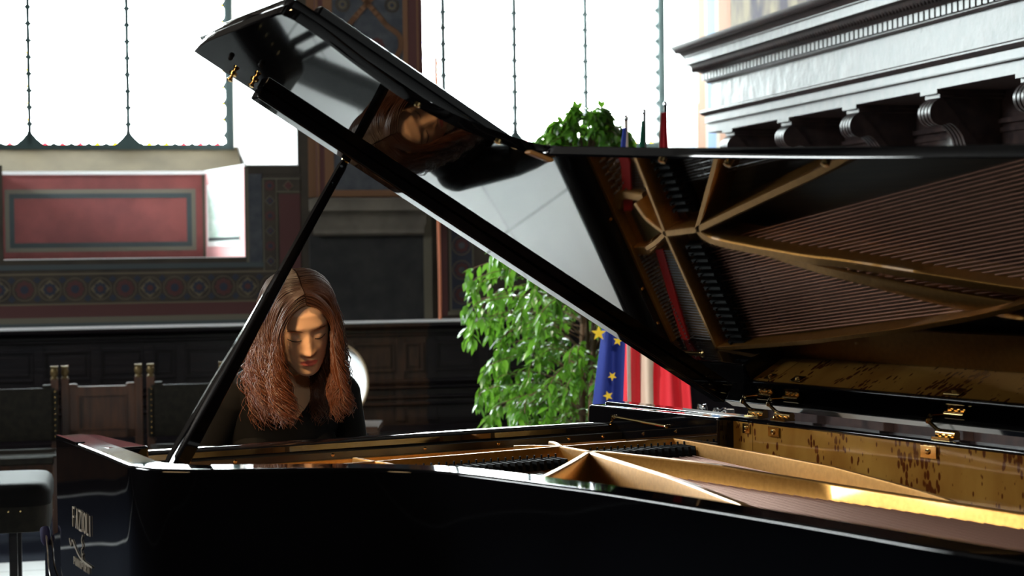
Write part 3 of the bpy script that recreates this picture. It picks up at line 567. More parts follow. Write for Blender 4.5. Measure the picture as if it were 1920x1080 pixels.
# ------------- cast plate
w = MB()
I3 = offset(OUTD, SG * .068); I4 = offset(OUTD, SG * .15)
j0 = next(i for i, p in enumerate(I3) if p[1] > .60)
w.prism([(.12, .133), (1.50, .133), (1.50, .40), (.10, .40)], .885, .905, xf=px_)
w.prism([(.12, .133), (1.50, .133), (1.50, .147), (.12, .147)], .90, .937, xf=px_)
ringa, ringb = I3[j0:i1 + 4], I4[j0:i1 + 4]; wallstrip(w, ringa, ringb, .885, .902, z1b=.895)
plate = build('cast_plate', w, 'plate', pn, bevel=.002)
w = MB(); w.prism([(.09, .41)] + [p for p in offset(OUTD, SG * .07)[j0:i1]] + [(1.50, .41)], .845, .860, xf=px_); build('soundboard', w, 'soundboard', pn)
def rib(name, pts, t, z0=.888, z1=.958, zs=None, t0=None, m='plate', parent=plate):
    P = catmull([(a, b, 0) for a, b in pts], 6); w = MB(); rings = []; n = len(P)
    for i, p in enumerate(P):
        d = (P[min(i + 1, n - 1)] - P[max(i - 1, 0)]).normalized(); q = Vector((-d.y, d.x, 0)); f = i / (n - 1)
        zt = z1 if zs is None else zs[0] + (zs[1] - zs[0]) * max(0, (f - zs[2]) / (1 - zs[2])); tt = t if t0 is None else t0 + (t - t0) * f
        L = lambda k, z: PL(p.x + q.x * k, p.y + q.y * k, z)
        rings.append([L(-tt * .85, z0), L(-tt * .5, z0 + (zt - z0) * .25), L(-tt * .42, zt - .003), L(-tt * .32, zt), L(tt * .32, zt), L(tt * .42, zt - .003), L(tt * .5, z0 + (zt - z0) * .25), L(tt * .85, z0)])
    w.loft(rings); return build(name, w, m, parent, smooth='auto')
N_, M_, K_ = (1.132, .50), (1.14, .362), (1.46, .362)
rib('front_bar', [(.12, .42), (.64, .395), (.86, .385), M_], .014); rib('front_bar', [M_, (1.30, .362), K_], .014)
rib('strut', [M_, (1.136, .43), N_], .022); rib('strut', [N_, (.97, .68), (.79, .87), (.62, 1.04)], .018)
rib('strut', [N_, (1.06, .80), (.99, 1.09), (.89, 1.42), (.74, 1.95)], .022, zs=(.958, .91, .75))
rib('strut', [N_, (1.165, .55), (1.205, .80), (1.228, .99), (1.262, 1.22), (1.30, 1.50), (1.34, 1.9), (1.38, 2.4)], .026, zs=(.958, .925, .35))
rib('strut', [K_, (1.43, .70), (1.40, .95), (1.375, 1.15), (1.345, 1.35), (1.315, 1.50)], .015, zs=(.958, .938, .5))
rib('strut', [(.64, .30), (.642, .36), (.65, .49), (.60, .75)], .014)
rib('strut_web', [(1.18, .56), (1.245, .80), (1.285, 1.0), (1.325, 1.22), (1.36, 1.5), (1.40, 1.9), (1.44, 2.4)], .07, z0=.888, z1=.925, t0=.02)
# the horned node in front of the bar
rib('node_horn', [M_, (1.10, .31), (1.055, .29)], .016); rib('node_horn', [M_, (1.165, .30), (1.18, .25)], .016)
rib('node_horn', [(1.055, .29), (1.045, .20), (1.075, .15)], .03, z1=.93); rib('node_horn', [(1.18, .25), (1.20, .20), (1.20, .15)], .03, z1=.93)
w = MB(); w.prism([(1.06, .15), (1.20, .15), (1.16, .28), (1.08, .28)], .903, .915, xf=px_); build('node_dish', w, 'brass', plate, bevel=.004)
# red felt and agraffe rail
for P4 in ([(.16, .27), (.16, .30), (.96, .292), (1.09, .205), (1.09, .170), (.96, .252)], [(1.20, .232), (1.20, .266), (1.48, .195), (1.48, .162)]):
    w = MB(); w.prism(P4, .919, .924, xf=px_); build('felt_strip', w, 'felt', plate)
w = MB(); w.box(PL(.14, .330, .903), PL(1.12, .338, .917)); w.box(PL(1.16, .330, .903), PL(1.46, .338, .917)); build('agraffe_rail', w, 'brass', plate, bevel=.001)
# strings, pins, dampers
unit = MB(); unit.tube([(0, 0, 0), (0, 0, 1)], 1.0, 6)
def wire(name, a, b, r, m, first={}):
    key = m
    if key not in first: first[key] = build(name, unit, m, pn); o = first[key]
    else: o = first[key].copy(); COL.objects.link(o); o.name = name
    d = b - a; o.matrix_basis = Matrix.LocRotScale(a, d.to_track_quat('Z', 'Y'), Vector((r, r, d.length))); return o
def v_end(u, v0, slope):
    v = v0
    while v < 2.6:
        v += .02; uu = u + slope * (v - v0)
        for (a, b) in zip(INN[:-1], INN[1:]):
            if (a[1] - v) * (b[1] - v) <= 0 and a[0] < 1.3 and abs(a[1] - b[1]) > 1e-4:
                t = (v - a[1]) / (b[1] - a[1]); ue = a[0] + t * (b[0] - a[0])
                if uu < ue + .13: return v
    return 2.5
cnt = 0
for i in range(34):            # overstrung copper bass strings
    f = i / 33; u0 = 1.195 + .25 * f; sl = -.135 + .03 * f; ve = 1.95 + .38 * f
    wire('bass_string', PL(u0 + .01, .335, .9265), PL(u0 + sl * (ve - .335) , ve, .902), .0017 if i % 2 else .0014, 'copper')
treb = [(.17 + .87 * i / 119) for i in range(120)]
rest = MB()
for i, u0 in enumerate(treb):
    sl = -.10; ve = v_end(u0, .335, sl)
    if i % 2 == 0: wire('treble_string', PL(u0, .335, .9175), PL(u0 + sl * (ve - .335), ve, .893), .0009, 'steel')
    else: rest.tube([PL(u0, .335, .9175), PL(u0 + sl * (ve - .335), ve, .893)], .0009, 5)
for i, u0 in enumerate(treb): rest.tube([PL(u0, .17 + .085 * ((i * 7) % 3) / 3, .9175), PL(u0, .335, .9175)], .0008, 5)
for i in range(34): u0 = 1.205 + .25 * i / 33; rest.tube([PL(u0, .15 + .06 * ((i * 7) % 3) / 3, .9175), PL(u0, .335, .9265)], .0009, 5)
ro = build('string_segments', rest, 'steel', pn); ro['kind'] = 'stuff'
pm = MB(); pm.lathe([(.0033, 0), (.0033, .020), (.0026, .023), (.0012, .024)], n=8); pm.tube([(0.0038, 0, .006), (0, .0038, .009), (-.0038, 0, .012), (0, -.0038, .015)], .0012, 5)
pins = []; 
for i in range(50):
    for r_ in range(3):
        u0 = .17 + .87 * i / 49; pins.append((u0 + r_ * .004, .165 + .03 * r_))
for i in range(26):
    for r_ in range(3): u0 = 1.215 + .25 * i / 25; pins.append((u0 + r_ * .003, .150 + .024 * r_))
pins.sort(key=lambda p: -p[0]); p0 = build('tuning_pin', pm, 'steel', plate, smooth='auto'); p0.location = PL(pins[0][0], pins[0][1], .903)
for p in pins[1:100]: c = p0.copy(); COL.objects.link(c); c.location = PL(p[0], p[1], .903)
rp = MB()
for p in pins[100:]: rp.lathe([(.0033, 0), (.0033, .020), (.0012, .024)], (p[0], -p[1], .903), 6)
rpo = build('tuning_pins', rp, 'steel', plate, smooth='auto'); rpo['kind'] = 'stuff'
dm = MB(); dm.box((-.0055, 0, 0), (.0055, -.075, .006)); dm.prism([(-.075, .006), (0, .006), (-.004, .022), (-.07, .022)], -.0035, .0035, xf=lambda p: Vector((p.z, p.x, p.y))); dm.box((-.0015, -.02, .02), (.0015, -.024, .03))
d0 = build('damper', dm, 'blackfelt', pn); n_d = 0
for i in range(64):
    u0 = .26 + 1.185 * i / 63
    if 1.095 < u0 < 1.175: continue
    if n_d == 0: c = d0
    else: c = d0.copy(); COL.objects.link(c)
    c.location = PL(u0, .405, .9265 if u0 > 1.17 else .919); n_d += 1
w = MB(); w.box(PL(.2, .50, .862), PL(1.10, .52, .885)); w.box(PL(1.17, .50, .862), PL(1.46, .52, .885)); build('damper_rail', w, 'soundboard', pn)
w = MB(); P = catmull([(a, b, 0) for a, b in ((.22, .62), (.45, .98), (.70, 1.35), (.92, 1.75), (1.0, 2.1))], 6); w.tube([PL(p.x, p.y, .875) for p in P], .016, 8); P = catmull([(a, b, 0) for a, b in ((.95, 2.42), (1.12, 2.36), (1.35, 2.28))], 5); w.tube([PL(p.x, p.y, .878) for p in P], .016, 8); build('bridge', w, 'soundboard', pn, smooth='auto')
# ------------- lid
LA = R(31.2); UH = 1.563
def LP(uu, vv, off=0.0):       # uu, vv as when closed; off measured down from the underside
    L = UH - uu; return PL(UH - L * math.cos(LA) - off * math.sin(LA), vv, RZ + .02 + L * math.sin(LA) - off * math.cos(LA))
lid_o = [(.020, .392), (.004, .50), (-.004, .70), (-.010, .905), (-.004, .927), (.012, .940), (.074, .944), (.149, .934), (.22, .929), (.286, .932), (.376, .972), (.44, 1.036), (.490, 1.11), (.513, 1.265), (.548, 1.556), (.584, 1.929), (.612, 2.255), (.635, 2.50), (.70, 2.69), (.84, 2.79), (1.02, 2.81), (1.20, 2.79), (1.37, 2.72), (1.50, 2.59), (1.563, 2.42), (1.572, 2.15)]
LO = dense(lid_o[:6], 3)[:-1] + dense(lid_o[5:], 5) + [(1.572, 1.3), (1.572, .452)]
def slab(w, poly, o0, o1, inset=.003):
    n = len(poly); c = Vector((.9, 1.3)); rings = []
    for o, k in ((o0, 1), (o0 + (o1 - o0) * .15, 0), (o0 + (o1 - o0) * .85, 0), (o1, 1)):
        rings.append([LP(*(Vector(p) + (c - Vector(p)).normalized() * (inset * k)), o) for p in poly])
    w.loft(rings)
w = MB(); slab(w, LO, 0, -.022); lid = build('lid', w, 'lacquer', pn, smooth='auto')
w = MB(); FO = [(.034, .384), (.012, .41), (-.002, .885), (.010, .905), (.06, .912), (.60, .945), (1.0, .96), (1.50, .97), (1.56, .955), (1.56, .44)]; slab(w, FO, -.026, -.048); flap = build('front_flap', w, 'lacquer', lid, smooth='auto')
w = MB()
def lbox(w, u0, u1, va, vb, o0, o1):     # box on the lid, va/vb = (v at u0, v at u1)
    vs = [LP(u0, va[0], o0), LP(u1, va[1], o0), LP(u1, vb[1], o0), LP(u0, vb[0], o0), LP(u0, va[0], o1), LP(u1, va[1], o1), LP(u1, vb[1], o1), LP(u0, vb[0], o1)]
    w.add(vs, [(0, 3, 2, 1), (4, 5, 6, 7), (0, 1, 5, 4), (1, 2, 6, 5), (2, 3, 7, 6), (3, 0, 4, 7)])
lbox(w, .062, 1.45, (.860, .925), (.892, .957), -.048, -.074); build('flap_rail', w, 'lacquer', flap, bevel=.006)
w = MB(); lbox(w, .165, 1.50, (.426, .482), (.468, .524), 0, .026); build('front_rail', w, 'lacquer', lid, bevel=.004)
for uu, vv in ((.108, .422), (.138, .478)):
    w = MB(); w.lathe([(.009, 0), (.009, .003), (.004, .005), (.004, .011), (.007, .014), (.007, .017), (.003, .019)], n=14, xf=lambda p: LP(uu + p.x, vv + p.y, p.z)); build('lid_hook', w, 'brass', lid, smooth='auto')
for uu, vv in ((.06, .52), (.10, .60)):
    w = MB(); w.sphere(LP(uu, vv, .003), .006, 10); build('rubber_bumper', w, 'blackfelt', lid, smooth='auto')
w = MB(); lbox(w, .475, .512, (1.10, 1.135), (1.122, 1.157), 0, .009); build('wooden_button', w, 'woodbutton', lid, bevel=.004)
for uu, vv in ((.285, .950), (.425, 1.045), (.53, 1.46), (.555, 1.62), (.575, 1.85)):
    w = MB(); w.lathe([(.007, 0), (.007, .006), (.003, .008)], n=10, xf=lambda p: LP(uu + .012 + p.x, vv + .012 + p.y, p.z)); build('lid_stud', w, 'brass', lid, smooth='auto')
# hinges
for vv in (.60, .70, 1.24, 1.95):
    hg = bpy.data.objects.new('hinge', None); COL.objects.link(hg); hg.parent = pn
    w = MB(); w.tube([PL(1.535, vv - .028, RZ + .012), PL(1.535, vv + .028, RZ + .012)], .0085, 10); w.box(PL(1.515, vv - .026, RZ + .0005), PL(1.545, vv + .026, RZ + .006))
    for d in (-.018, 0, .018): w.sphere(PL(1.522, vv + d, RZ + .007), .004, 8)
    build('hinge_knuckle', w, 'brass', hg, smooth='auto')
    w = MB(); w.tube([PL(1.528, vv - .05, RZ + .035), PL(1.533, vv - .03, RZ + .02), PL(1.535, vv, RZ + .012)], .004, 8); w.sphere(PL(1.528, vv - .05, RZ + .035), .0065, 8); build('hinge_pin', w, 'brass', hg, smooth='auto')
for v0, v1 in ((.585, .612), (.683, .722), (1.196, 1.243), (1.93, 1.975)):
    w = MB(); w.box(PL(1.5025, v0, .985 if v0 < 1 else .982), PL(1.5005, v1, 1.008)); w.lathe([(.006, 0), (.006, .003), (.003, .004)], n=10, xf=lambda p: PL(1.5005 - p.z, (v0 + v1) / 2 + p.x, .996 + p.y)); build('lid_lock_plate', w, 'brass', pn, bevel=.0008)
# prop stick
a = PL(.145, .515, RZ - .03); b = LP(.437, .368, -.0); d = (b - a).normalized(); sd = Vector((1, .35, 0)); sd = (sd - d * sd.dot(d)).normalized(); nn_ = d.cross(sd)
w = MB(); rings = []; dw = (PIANO.to_3x3() @ d).normalized(); cd_ = Vector((.12, -1, 0)); sw = dw.cross(cd_).normalized(); cw = sw.cross(dw).normalized()
sw = sw if sw.x < 0 else -sw; q1 = (cw * .447 + sw * .894); q2 = q1.cross(dw); q1 = PIANO.to_3x3().inverted() @ q1; q2 = PIANO.to_3x3().inverted() @ q2
for f, h1, h2 in ((0, .014, .024), (.02, .016, .026), (.25, .014, .022), (.45, .012, .014), (.65, .0105, .008), (.97, .009, .0065), (1.0, .005, .004)):
    c = a + (b - a) * f; rings.append([c + q1 * (h1 * x) + q2 * (h2 * y) for x, y in ((-1, -.8), (-.8, -1), (.8, -1), (1, -.8), (1, .8), (.8, 1), (-.8, 1), (-1, .8))])
w.loft(rings); ps = build('prop_stick', w, 'lacquer', pn, smooth='auto')
w = MB(); w.sphere(b - d * .004, .010, 10); build('prop_cup', w, 'brass', ps, smooth='auto')
# legs, lyra
for (uu, vv) in ((.20, .12), (1.42, .12), (1.02, 2.45)):
    w = MB(); w.prism([(-.085, -.085), (.085, -.085), (.085, .085), (-.085, .085)], .56, .655, xf=lambda p: PL(uu + p.x, vv + p.y, p.z)); w.loft([[PL(uu + r_ * math.cos(t * math.pi / 4 + .39), vv + r_ * math.sin(t * math.pi / 4 + .39), z) for t in range(8)] for r_, z in ((.075, .57), (.07, .50), (.05, .12), (.062, .10), (.062, .075))])
    lg = build('leg', w, 'lacquer', pn, bevel=.003); w = MB()
    w.lathe([(.035, -.012), (.038, -.006), (.038, .006), (.035, .012)], n=20, xf=lambda p: PL(uu + p.z, vv + p.x, .038 + p.y)); w.box(PL(uu - .02, vv - .02, .045), PL(uu + .02, vv + .02, .078)); build('caster', w, 'brass', lg, smooth='auto')
w = MB(); w.box(PL(.70, .28, .14), PL(.90, .42, .18)); w.box(PL(.72, .34, .18), PL(.74, .36, .655)); w.box(PL(.86, .34, .18), PL(.88, .36, .655)); ly = build('pedal_lyre', w, 'lacquer', pn, bevel=.003)
for k in range(3): w = MB(); w.prism([(.28, .13), (.15, .11), (.15, .12), (.28, .14)], .745 + k * .045, .765 + k * .045, xf=lambda p: PL(p.z, p.x, p.y)); build('pedal', w, 'brass', ly, bevel=.002)
w = MB(); w.prism([p for p in offset(OUTD, SG * .03)[25:-8]], .70, .72, xf=px_) ; build('bottom_board', w, 'satin', pn)
# lettering on the treble cheek: t along the cheek, z up
def ck(t, z, o=.0015): return PL(.05 - .0737 * t - o, t, z)
def strokes(name, items, th, m='logo', parent=rim):
    w = MB()
    for line in items:
        for p, q in zip(line[:-1], line[1:]):
            p = Vector(p); q = Vector(q); d = q - p
            if d.length < 1e-6: continue
            d.normalize(); s_ = Vector((-d.y, d.x)) * th / 2; e = d * th * .3
            c4 = [p + s_ - e, q + s_ + e, q - s_ + e, p - s_ - e]
            w.add([ck(c.x, c.y, .0008) for c in c4] + [ck(c.x, c.y, .0022) for c in c4], [(0, 1, 2, 3), (7, 6, 5, 4), (0, 4, 5, 1), (1, 5, 6, 2), (2, 6, 7, 3), (3, 7, 4, 0)])
    return build(name, w, m, parent)
G = {'F': [[(0, 0), (0, 1), (.7, 1)], [(0, .52), (.55, .52)]], 'A': [[(0, 0), (.5, 1), (.55, 1), (.62, 0)]], 'Z': [[(0, 1), (.8, 1), (0, 0), (.85, 0)]], 'I': [[(0, 0), (0, 1)]], 'L': [[(0, 1), (0, 0), (.6, 0)]],
     'O': [[(.5 + .45 * math.cos(a * math.pi / 8), .5 + .5 * math.sin(a * math.pi / 8)) for a in range(17)]], 'P': [[(0, 0), (0, 1), (.5, 1), (.65, .85), (.65, .62), (.5, .48), (0, .48)]],
     'N': [[(0, 0), (0, 1), (.7, 0), (.7, 1)]], 'R': [[(0, 0), (0, 1), (.5, 1), (.65, .85), (.65, .62), (.5, .48), (0, .48)], [(.35, .48), (.7, 0)]], 'T': [[(0, 1), (.8, 1)], [(.4, 1), (.4, 0)]]}
def text(s, t0, z0, cw, ch, slope=0.0, adv=None):
    out = []; x = t0
    for i, c in enumerate(s):
        ww = cw * (.35 if c == 'I' else 1.0)
        for l in G[c]: out.append([(x + p[0] * ww * .82, z0 + slope * (x - t0) + p[1] * ch) for p in l])
        x += ww
    return out
strokes('maker_lettering', text('FAZIOLI', .168, .838, .031, .040, 0.0), .0042)
strokes('maker_small_lettering', text('PIANOFORTI', .172, .757, .0175, .015, 0.0), .0024)
gl = [(p.x, p.y) for p in catmull([(.262, .829, 0), (.252, .818, 0), (.262, .806, 0), (.248, .796, 0), (.258, .782, 0), (.262, .772, 0), (.258, .764, 0), (.250, .768, 0), (.252, .780, 0), (.262, .790, 0)], 5)]
strokes('maker_emblem', [gl, [(p.x, p.y) for p in catmull([(.13, .805, 0), (.145, .792, 0), (.158, .806, 0), (.185, .795, 0), (.22, .782, 0), (.26, .776, 0), (.345, .774, 0)], 5)]], .0035)

# ================================================================ PIANIST
person = thing('person', 'long-haired woman in a black V-neck top bent over the piano keyboard', 'person')
def frame_axes(yaw, pitch, roll):
    f = Vector((math.sin(yaw), -math.cos(yaw), 0)); r_ = Vector((math.cos(yaw), math.sin(yaw), 0)); z = Vector((0, 0, 1))
    f2 = f * math.cos(pitch) - z * math.sin(pitch); u2 = z * math.cos(pitch) + f * math.sin(pitch)
    u3 = u2 * math.cos(roll) - r_ * math.sin(roll); r3 = r_ * math.cos(roll) + u2 * math.sin(roll)
    return r3, f2, u3
HR, HF, HU = frame_axes(R(21), R(27), R(8))
EYE = Vector((-0.4955, 4.555, 1.2125)); HO = EYE - HF * .082
def HP(x, y, z): return HO + HR * x + HF * y + HU * z
def interp(tab, z):
    for a, b in zip(tab[:-1], tab[1:]):
        if a[0] <= z <= b[0]:
            t = (z - a[0]) / (b[0] - a[0]); t = t * t * (3 - 2 * t) * .5 + t * .5; return [a[i] + (b[i] - a[i]) * t for i in range(1, len(a))]
    return list(tab[0][1:]) if z < tab[0][0] else list(tab[-1][1:])
HT = [(-.1130, .012, .070, .040), (-.1095, .024, .081, .020), (-.100, .034, .087, .004), (-.086, .0445, .087, -.016), (-.068, .054, .086, -.038), (-.045, .0615, .0855, -.066), (-.02, .0665, .084, -.088), (.005, .070, .0835, -.098), (.03, .0725, .0875, -.104), (.055, .0725, .082, -.103), (.078, .066, .068, -.092), (.096, .052, .047, -.070), (.108, .033, .024, -.042), (.1135, .012, .0, -.018)]
def g2(x, z, cx, cz, sx, sz): return math.exp(-((x - cx) / sx) ** 2 - ((z - cz) / sz) ** 2)
def face_disp(x, z):
    ax = abs(x); d = 0
    if -.052 < z < .03:      # nose
        t = (.022 - z) / .06; hgt = .003 + .0185 * max(0, min(1, t)) ** 1.25; fall = 1 if z > -.038 else max(0, 1 - ((-.038 - z) / .013) ** 1.6)
        if z > .005: hgt *= max(0, 1 - (z - .005) / .03)
        sg = .0075 + .0045 * max(0, min(1, t)); d += hgt * fall * math.exp(-(x / sg) ** 2)
    d += .0055 * g2(ax, z, .0125, -.040, .006, .0065)                     # nostril wings
    d -= .0085 * g2(ax, z, .030, .006, .017, .013); d += .0075 * g2(ax, z, .031, -.001, .0125, .0085)   # sockets, closed lids
    d += .0035 * g2(ax, z, .030, .024, .020, .008)                         # brow ridge
    d += .0045 * g2(x, z, 0, -.0625, .017, .0042) + .0055 * g2(x, z, 0, -.0735, .015, .0048) - .0045 * g2(x, z, 0, -.068, .019, .0018)
    d -= .003 * g2(x, z, 0, -.084, .014, .005) + .0015 * g2(x, z, 0, -.055, .004, .005)
    d += .004 * g2(x, z, 0, -.100, .015, .010) + .004 * g2(ax, z, .042, -.028, .02, .02)
    return d
def face_y(x, z):
    hw, yf, yb = interp(HT, z); yc = (yf + yb) / 2; dy = (yf - yb) / 2; t = min(.999, abs(x) / hw); return yc + dy * (1 - t ** 2.3) ** (1 / 2.3) + face_disp(x, z)
body = MB(); rings = []; NH = 96
for i in range(91):
    z = -.1130 + .2265 * i / 90; hw, yf, yb = interp(HT, z); yc = (yf + yb) / 2; dy = (yf - yb) / 2; ring_ = []
    for k in range(NH):
        a = 2 * math.pi * k / NH; c, s_ = math.cos(a), math.sin(a); e = 2 / 2.3
        x = hw * math.copysign(abs(c) ** e, c); y = yc + dy * math.copysign(abs(s_) ** e, s_)
        if s_ > .05: y += face_disp(x, z) * min(1, (s_ - .05) / .25)
        ring_.append(HP(x, y, z))
    rings.append(ring_)
body.loft(rings)
def ell(w, secs, n=28):     # secs: (centre Vector, axisA, axisB)
    w.loft([[c + A * math.cos(2 * math.pi * k / n) + B * math.sin(2 * math.pi * k / n) for k in range(n)] for c, A, B in secs])
def limb(w, pts, rs, n=20):
    P = catmull(pts, 5); m = len(P); RR = []
    for i in range(m):
        f = i / (m - 1) * (len(rs) - 1); k = min(int(f), len(rs) - 2); RR.append(rs[k] + (rs[k + 1] - rs[k]) * (f - k))
    c0, c1 = P[0], P[-1]; d0 = (P[0] - P[1]).normalized(); d1 = (P[-1] - P[-2]).normalized()
    P = [c0 + d0 * RR[0] * .8, c0 + d0 * RR[0] * .5] + P + [c1 + d1 * RR[-1] * .5, c1 + d1 * RR[-1] * .8]; RR = [RR[0] * .35, RR[0] * .8] + RR + [RR[-1] * .8, RR[-1] * .35]
    w.tube(P, RR, n)
for sx in (-1, 1): body.sphere(HP(sx * .071, -.008, -.012), .012, 12, 0, (.8, 1.2, 2.2))
# neck and torso
UC = .735
NB0 = PV(UC - .005, -.315, 1.11)
limb(body, [HP(0, -.028, -.05), HP(0, -.03, -.09), NB0 + Vector((0, 0, .03)), NB0 - Vector((0, 0, .03))], [.050, .049, .052, .060])
T = [(.47, -.62, .15, .11), (.52, -.62, .172, .125), (.60, -.61, .17, .12), (.68, -.58, .145, .105), (.75, -.54, .130, .095), (.83, -.485, .138, .10), (.91, -.44, .150, .112), (.98, -.395, .160, .118), (1.03, -.36, .168, .100), (1.065, -.34, .172, .082), (1.09, -.328, .150, .068), (1.11, -.32, .11, .058), (1.125, -.315, .06, .05)]
ell(body, [(PV(UC, v, z), UX * hw, VX * hd + Vector((0, 0, -hd * .25))) for z, v, hw, hd in T], 40)
for sx in (-1, 1): body.sphere(PV(UC + sx * .070, -.345, .925), .058, 16, 0, (1.1, 1, 1.1))
def arm_(sh, el, wr, palm_c, side):
    limb(body, [sh, sh * .5 + el * .5 + Vector((0, 0, .0)), el], [.048, .043, .036]); limb(body, [el, el * .55 + wr * .45, wr], [.037, .034, .023])
    d = (palm_c - wr).normalized(); up = Vector((0, 0, 1)); sd_ = d.cross(up).normalized(); upn = sd_.cross(d)
    ell(body, [(wr, sd_ * .022, upn * .016), (wr + d * .03, sd_ * .030, upn * .016), (wr + d * .065, sd_ * .038, upn * .014), (wr + d * .085, sd_ * .036, upn * .011)], 20)
    for k, (off, L) in enumerate(((-.030, .058), (-.010, .068), (.011, .074), (.031, .066))):
        if side < 0: off = -off
        r0 = wr + d * .075 + sd_ * off
        P = [r0, r0 + d * L * .45 + upn * .008, r0 + d * L * .85 - upn * (.012 + .004 * (k % 2)), r0 + d * L * 1.0 - upn * .030]
        limb(body, P, [.0085, .0082, .0075, .0062], 10)
    r0 = wr + d * .028 + sd_ * (.026 * side) * -1
    q = sd_ * (side * -1); limb(body, [r0, r0 + q * .022 + d * .022 - upn * .006, r0 + q * .030 + d * .048 - upn * .016], [.011, .0095, .0075], 10)
shL, shR = PV(.585, -.335, 1.055), PV(.885, -.335, 1.055)
elL, elR = PV(.535, -.44, .85), PV(.955, -.40, .85)
arm_(shL, elL, PV(.44, -.185, .835), PV(.435, -.10, .83), 1); arm_(shR, elR, PV(.93, -.185, .835), PV(.93, -.10, .83), -1)
for sx in (-1, 1):
    hip = PV(UC + sx * .085, -.60, .555); kn = PV(UC + sx * .11, -.19, .53); an_ = PV(UC + sx * .11, -.16, .10); toe = PV(UC + sx * .115, .0, .035)
    limb(body, [hip, hip * .5 + kn * .5, kn], [.085, .075, .055]); limb(body, [kn, kn * .6 + an_ * .4, an_], [.055, .052, .034]); limb(body, [PV(UC + sx * .11, -.19, .045), PV(UC + sx * .112, -.09, .042), toe], [.036, .038, .030])
raw = build('body_raw', body, 'skin')
rm = raw.modifiers.new('r', 'REMESH'); rm.mode = 'VOXEL'; rm.voxel_size = .0030; sm_ = raw.modifiers.new('s', 'SMOOTH'); sm_.factor = .5; sm_.iterations = 2
dg = bpy.context.evaluated_depsgraph_get(); me = bpy.data.meshes.new_from_object(raw.evaluated_get(dg)); bpy.data.objects.remove(raw)
bo = bpy.data.objects.new('body', me); COL.objects.link(bo); bo.parent = person; me.materials.clear(); me.materials.append(M['skin']); me.materials.append(M['lips']); me.materials.append(M['hair'])
me.polygons.foreach_set('use_smooth', [True] * len(me.polygons))
VN = len(me.vertices); co = [v.co.copy() for v in me.vertices]
top_f = []; tr_f = []; mi = [0] * len(me.polygons)
for p in me.polygons:
    c = p.center; q = c - P0; uu = q.dot(UX); vv = q.dot(VX); z = c.z; h = c - HO; hx, hy, hz = h.dot(HR), h.dot(HF), h.dot(HU)
    if hy > .04 and hz > -.12:
        lx = abs(hx) / .0225
        if lx < 1 and -.0675 - .0105 * (1 - lx ** 2) ** .7 < hz < -.0675 + .0080 * (1 - lx ** 1.6) ** .8 and not (abs(hx) < .003 and hz > -.0605): mi[p.index] = 1
        elif hz > .094 - 11 * hx * hx: mi[p.index] = 2
        continue
    if hz > -.10 and hy <= .04 and abs(hx) < .09 and hy > -.13 and (hz > -.03 or hy < -.055): mi[p.index] = 2
    if hz > -.085 and abs(hx) < .09 and -.12 < hy < .1: continue
    du = abs(uu - UC + .004); zn = 1.0 + du * 1.15 if vv > -.33 else 1.125
    hand = vv > -.20 and z > .74 and z < .90 and (abs(uu - .44) < .12 or abs(uu - .93) < .12)
    if z < .60 or (z < .66 and vv > -.45): tr_f.append(p.index)
    elif z < zn and not hand and z < 1.128: top_f.append(p.index)
me.polygons.foreach_set('material_index', mi)
def garment(name, faces, off, m, floor_=None):
    used = {}; vs = []; fs = []
    for fi in faces:
        f = []
        for vi in me.polygons[fi].vertices:
            if vi not in used: used[vi] = len(vs); vs.append(co[vi] + me.vertices[vi].normal * off)
            f.append(used[vi])
        fs.append(f)
    g = bpy.data.meshes.new(name); g.from_pydata([tuple(v) for v in vs], [], fs); g.materials.append(M[m]); o = bpy.data.objects.new(name, g); COL.objects.link(o); o.parent = person
    g.polygons.foreach_set('use_smooth', [True] * len(g.polygons))
    s2 = o.modifiers.new('s', 'SMOOTH'); s2.factor = .5; s2.iterations = 14 if m == 'top' else 6
    so = o.modifiers.new('t', 'SOLIDIFY'); so.thickness = .004; so.offset = 1
    return o
garment('knit_top', top_f, .006, 'top'); garment('trousers', tr_f, .006, 'trousers')
# brows and lashes
def facestrip(name, pts, th, m, lift=.0012):
    w = MB(); P = catmull([(x, z, 0) for x, z in pts], 5); n = len(P); rings = []
    for i, p in enumerate(P):
        d = (P[min(i + 1, n - 1)] - P[max(i - 1, 0)]).normalized(); q = Vector((-d.y, d.x)); f = i / (n - 1); t = th * (math.sin(math.pi * (.12 + .8 * f)) ** .6)
        a = p + Vector((q.x, q.y, 0)) * t; b = p - Vector((q.x, q.y, 0)) * t
        rings.append([HP(a.x, face_y(a.x, a.y) + lift, a.y), HP(p.x, face_y(p.x, p.y) + lift + .0008, p.y), HP(b.x, face_y(b.x, b.y) + lift, b.y), HP(p.x, face_y(p.x, p.y) - .002, p.y)])
    w.loft(rings); o = build(name, w, m, person, smooth='auto'); return o
for sx in (-1, 1):
    facestrip('eyebrow', [(sx * .014, .0205), (sx * .024, .0225), (sx * .036, .0225), (sx * .047, .0175)], .0021, 'brow', .0004)
    facestrip('eyelashes', [(sx * .0165, -.0050), (sx * .024, -.0068), (sx * .032, -.0072), (sx * .040, -.0066), (sx * .0475, -.0048)], .0015, 'lash', .0012)
facestrip('mouth_line', [(-.019, -.0685), (-.009, -.0675), (0, -.0682), (.009, -.0675), (.019, -.0685)], .0008, 'lash', .0002)
